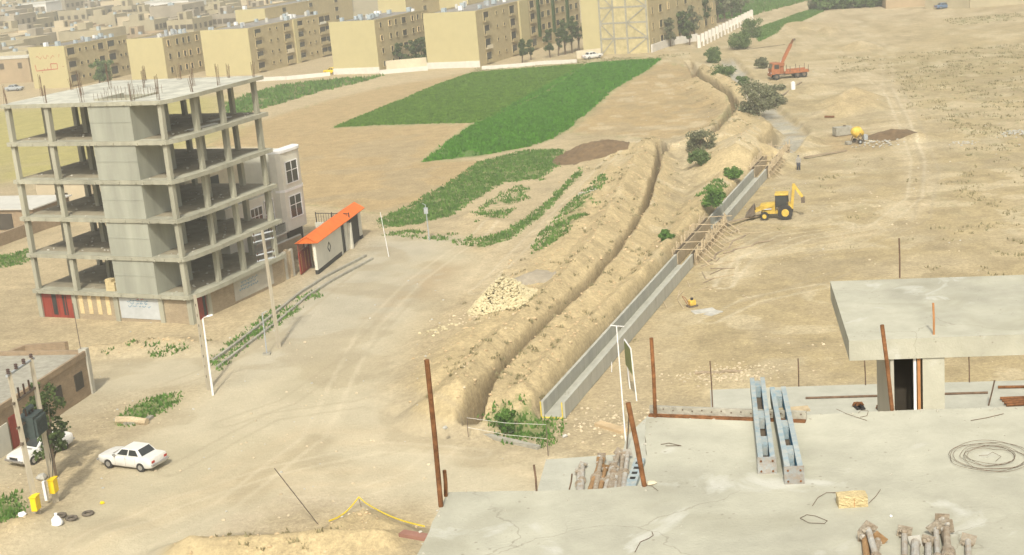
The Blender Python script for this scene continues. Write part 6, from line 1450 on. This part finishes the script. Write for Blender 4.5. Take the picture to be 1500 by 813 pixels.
PL = [('brown steel prop at the left end of the near pile', (1267,793),(1275,880),'prop_brown','plate_rust',.028,.0),('splashed steel prop crossing the left cluster with tilted plate', (1272,790),(1300,880),'prop_grey','plate_rust',.026,.05),
      ('third steel prop from the left, rusty-topped', (1286,796),(1272,880),'prop','prop_brown',.026,.0),('grey steel prop with a lozenge plate left of the white-capped one', (1325,785),(1326,880),'prop_grey','prop',.024,.0),
      ('steel prop capped with a white cement lump', (1341,800),(1340,880),'prop_grey','rubble',.034,.0),('bluish steel prop right of the white-capped one', (1360,800),(1360,880),'prop_grey','prop',.027,.0),
      ('slim pale steel prop, second left of the tallest', (1371,785),(1378,880),'prop_grey','prop',.022,.03),('thick grey steel prop lying in front of the tallest', (1386,783),(1392,880),'prop','prop',.029,.03),
      ('longest steel prop with hooked brown head reaching furthest back', (1380,768),(1402,880),'prop','prop',.03,.0),('short steel prop with blue-chipped head at the right end of the near pile', (1418,797),(1419,880),'prop_grey','plate_rust',.024,.0)]
for lab, hp, tp_, m, pm_, r_, zl in PL: prop(lab, hp, tp_, Z1, r_, m, None, zl, 'prop' if pm_ == 'plate_rust' else pm_, .047 if 'white cement' not in lab else .04)
PL2 = [((854,686),(851,735),'prop_grey'),((880,682),(860,735),'prop_brown'),((882,679),(870,735),'prop'),((887,690),(876,735),'prop_brown'),((897,688),(884,735),'prop_grey'),((907,672),(888,735),'prop'),((905,676),(900,735),'prop_grey'),((913,674),(905,735),'prop'),((920,673),(912,735),'prop_grey'),((848,696),(849,735),'prop_grey'),((900,692),(896,735),'prop')]
LB = ['splashed grey steel prop lying on the lower deck','brown steel prop lying on the lower deck','tan steel prop lying on the lower deck']
for i, (hp, tp_, m) in enumerate(PL2): prop({'prop_grey':LB[0],'prop_brown':LB[1],'prop':LB[2]}[m], hp, tp_, Z2, .036, m, {'prop_grey':'grey props on the lower deck','prop_brown':'brown props on the lower deck','prop':'tan props on the lower deck'}[m], .03*(i % 3), m, .055)
a, b = G(922,722,Z2), G(938,678,Z2); d = b-a; l = float(np.hypot(d[0],d[1])); pb_ = thing('perforated_channel', 'pale blue perforated steel channel lying right of the lower-deck props', 'channel', a, math.atan2(-d[0], d[1]))
MB().box(-.07,.07,0,l,.0,.07).build('channel_body', M['blue_steel'], pb_); 
for k in range(4): MB().box(-.035,.035,l*(.28+.17*k),l*(.28+.17*k)+.07,.071,.074).build('slot', M['black'], pb_)
# wire coil and loose wires
cR = random.Random(6); g = G(1447,672,Z1)
mb = MB()
for k in range(7):
    R0 = .27*cR.uniform(.62,1.12); ox, oy = cR.uniform(-.06,.06), cR.uniform(-.06,.06); ph = cR.uniform(0,6); pts = []
    for i in range(41): A = 2*math.pi*i/40+ph; pts.append((ox+R0*(1.0+.05*math.sin(3*A+k))*math.cos(A), oy+R0*1.02*math.sin(A), .008+.012*abs(math.sin(2*A+k))))
    mb.tube(pts, .0017, 4)
mb.tube([(-.05,.05,.01),(0,.0,.03),(.06,.07,.02),(.1,.0,.01),(.03,-.08,.01)],.0017,4)
wc = mb.build('wire_coil', M['rust_dark'], origin=None); wc.location = tuple(g); tag(wc, 'loose coil of thin rusty tie wire on the near deck', 'wire')
def wire(label, pts, z, r_=.0021):
    P = [G(*p, z)+np.array([0,0,.006]) for p in pts]; tag(MB().tube(P, r_, 4).build('tie_wire', M['rust_dark'], origin=P[0]), label, 'wire')
wire('bent tie wire lying left of the yellow brick', [(1190,742),(1198,730),(1210,723),(1230,722)], Z1); wire('eye-shaped loop of tie wire in front of the brick', [(1172,760),(1182,755),(1195,757),(1212,764),(1208,768),(1185,767),(1172,760)], Z1)
wire('short hooked wire at the lower middle of the deck', [(930,810),(938,795),(950,790),(957,785),(955,780)], Z1, .0026); wire('tie wire curl right of the yellow brick', [(1273,738),(1283,728),(1290,718)], Z1)
wire('thin wire scrap left of the slippers', [(1225,600),(1240,607),(1270,617)], Z1); wire('short wire scrap on the deck left of the blue beams', [(968,652),(980,650),(998,654),(975,654)], Z1, .0026); wire('bent wire on the deck before the penthouse', [(1422,617),(1445,613),(1470,607)], Z1, .0026)
wire('small wire curl near the slippers', [(1257,606),(1262,602),(1272,603),(1270,610),(1260,612)], Z1); wire('crooked crack-like wire from the leaning pipe foot', [(946,712),(955,713),(964,720)], Z1, .002)
# red board jutting out below the deck
a, b = G(588,781,Z1-.5), G(640,790,Z1-.5); tag(MB().bar(a,b,.08,.03).build('board', M['pink_board'], origin=a), 'red-brown board jutting from under the left deck corner', 'board')
a, b = G(1185,598,Z1+.012), G(1128,603,Z1+.012); tag(MB().bar(a,b,.10,.016).build('board_offcut', M['wood'], origin=a), 'pale wooden offcut lying by the right end of the form panel', 'board')
g = G(955,708,Z1); mb = MB(); mb.rock((0,0,.008), .045, random.Random(5), .3); o = mb.build('mortar_lump', M['cream'] , None); o.location = tuple(g); tag(o, 'small pale mortar lump at the foot of the leaning pipe', 'mortar')
g = G(1305,757,Z1); mb = MB(); mb.rock((0,0,.006), .014, random.Random(6), .6); o = mb.build('plaster_chip', M['bag'], None); o.location = tuple(g); tag(o, 'tiny white plaster chip right of the brick', 'chip')
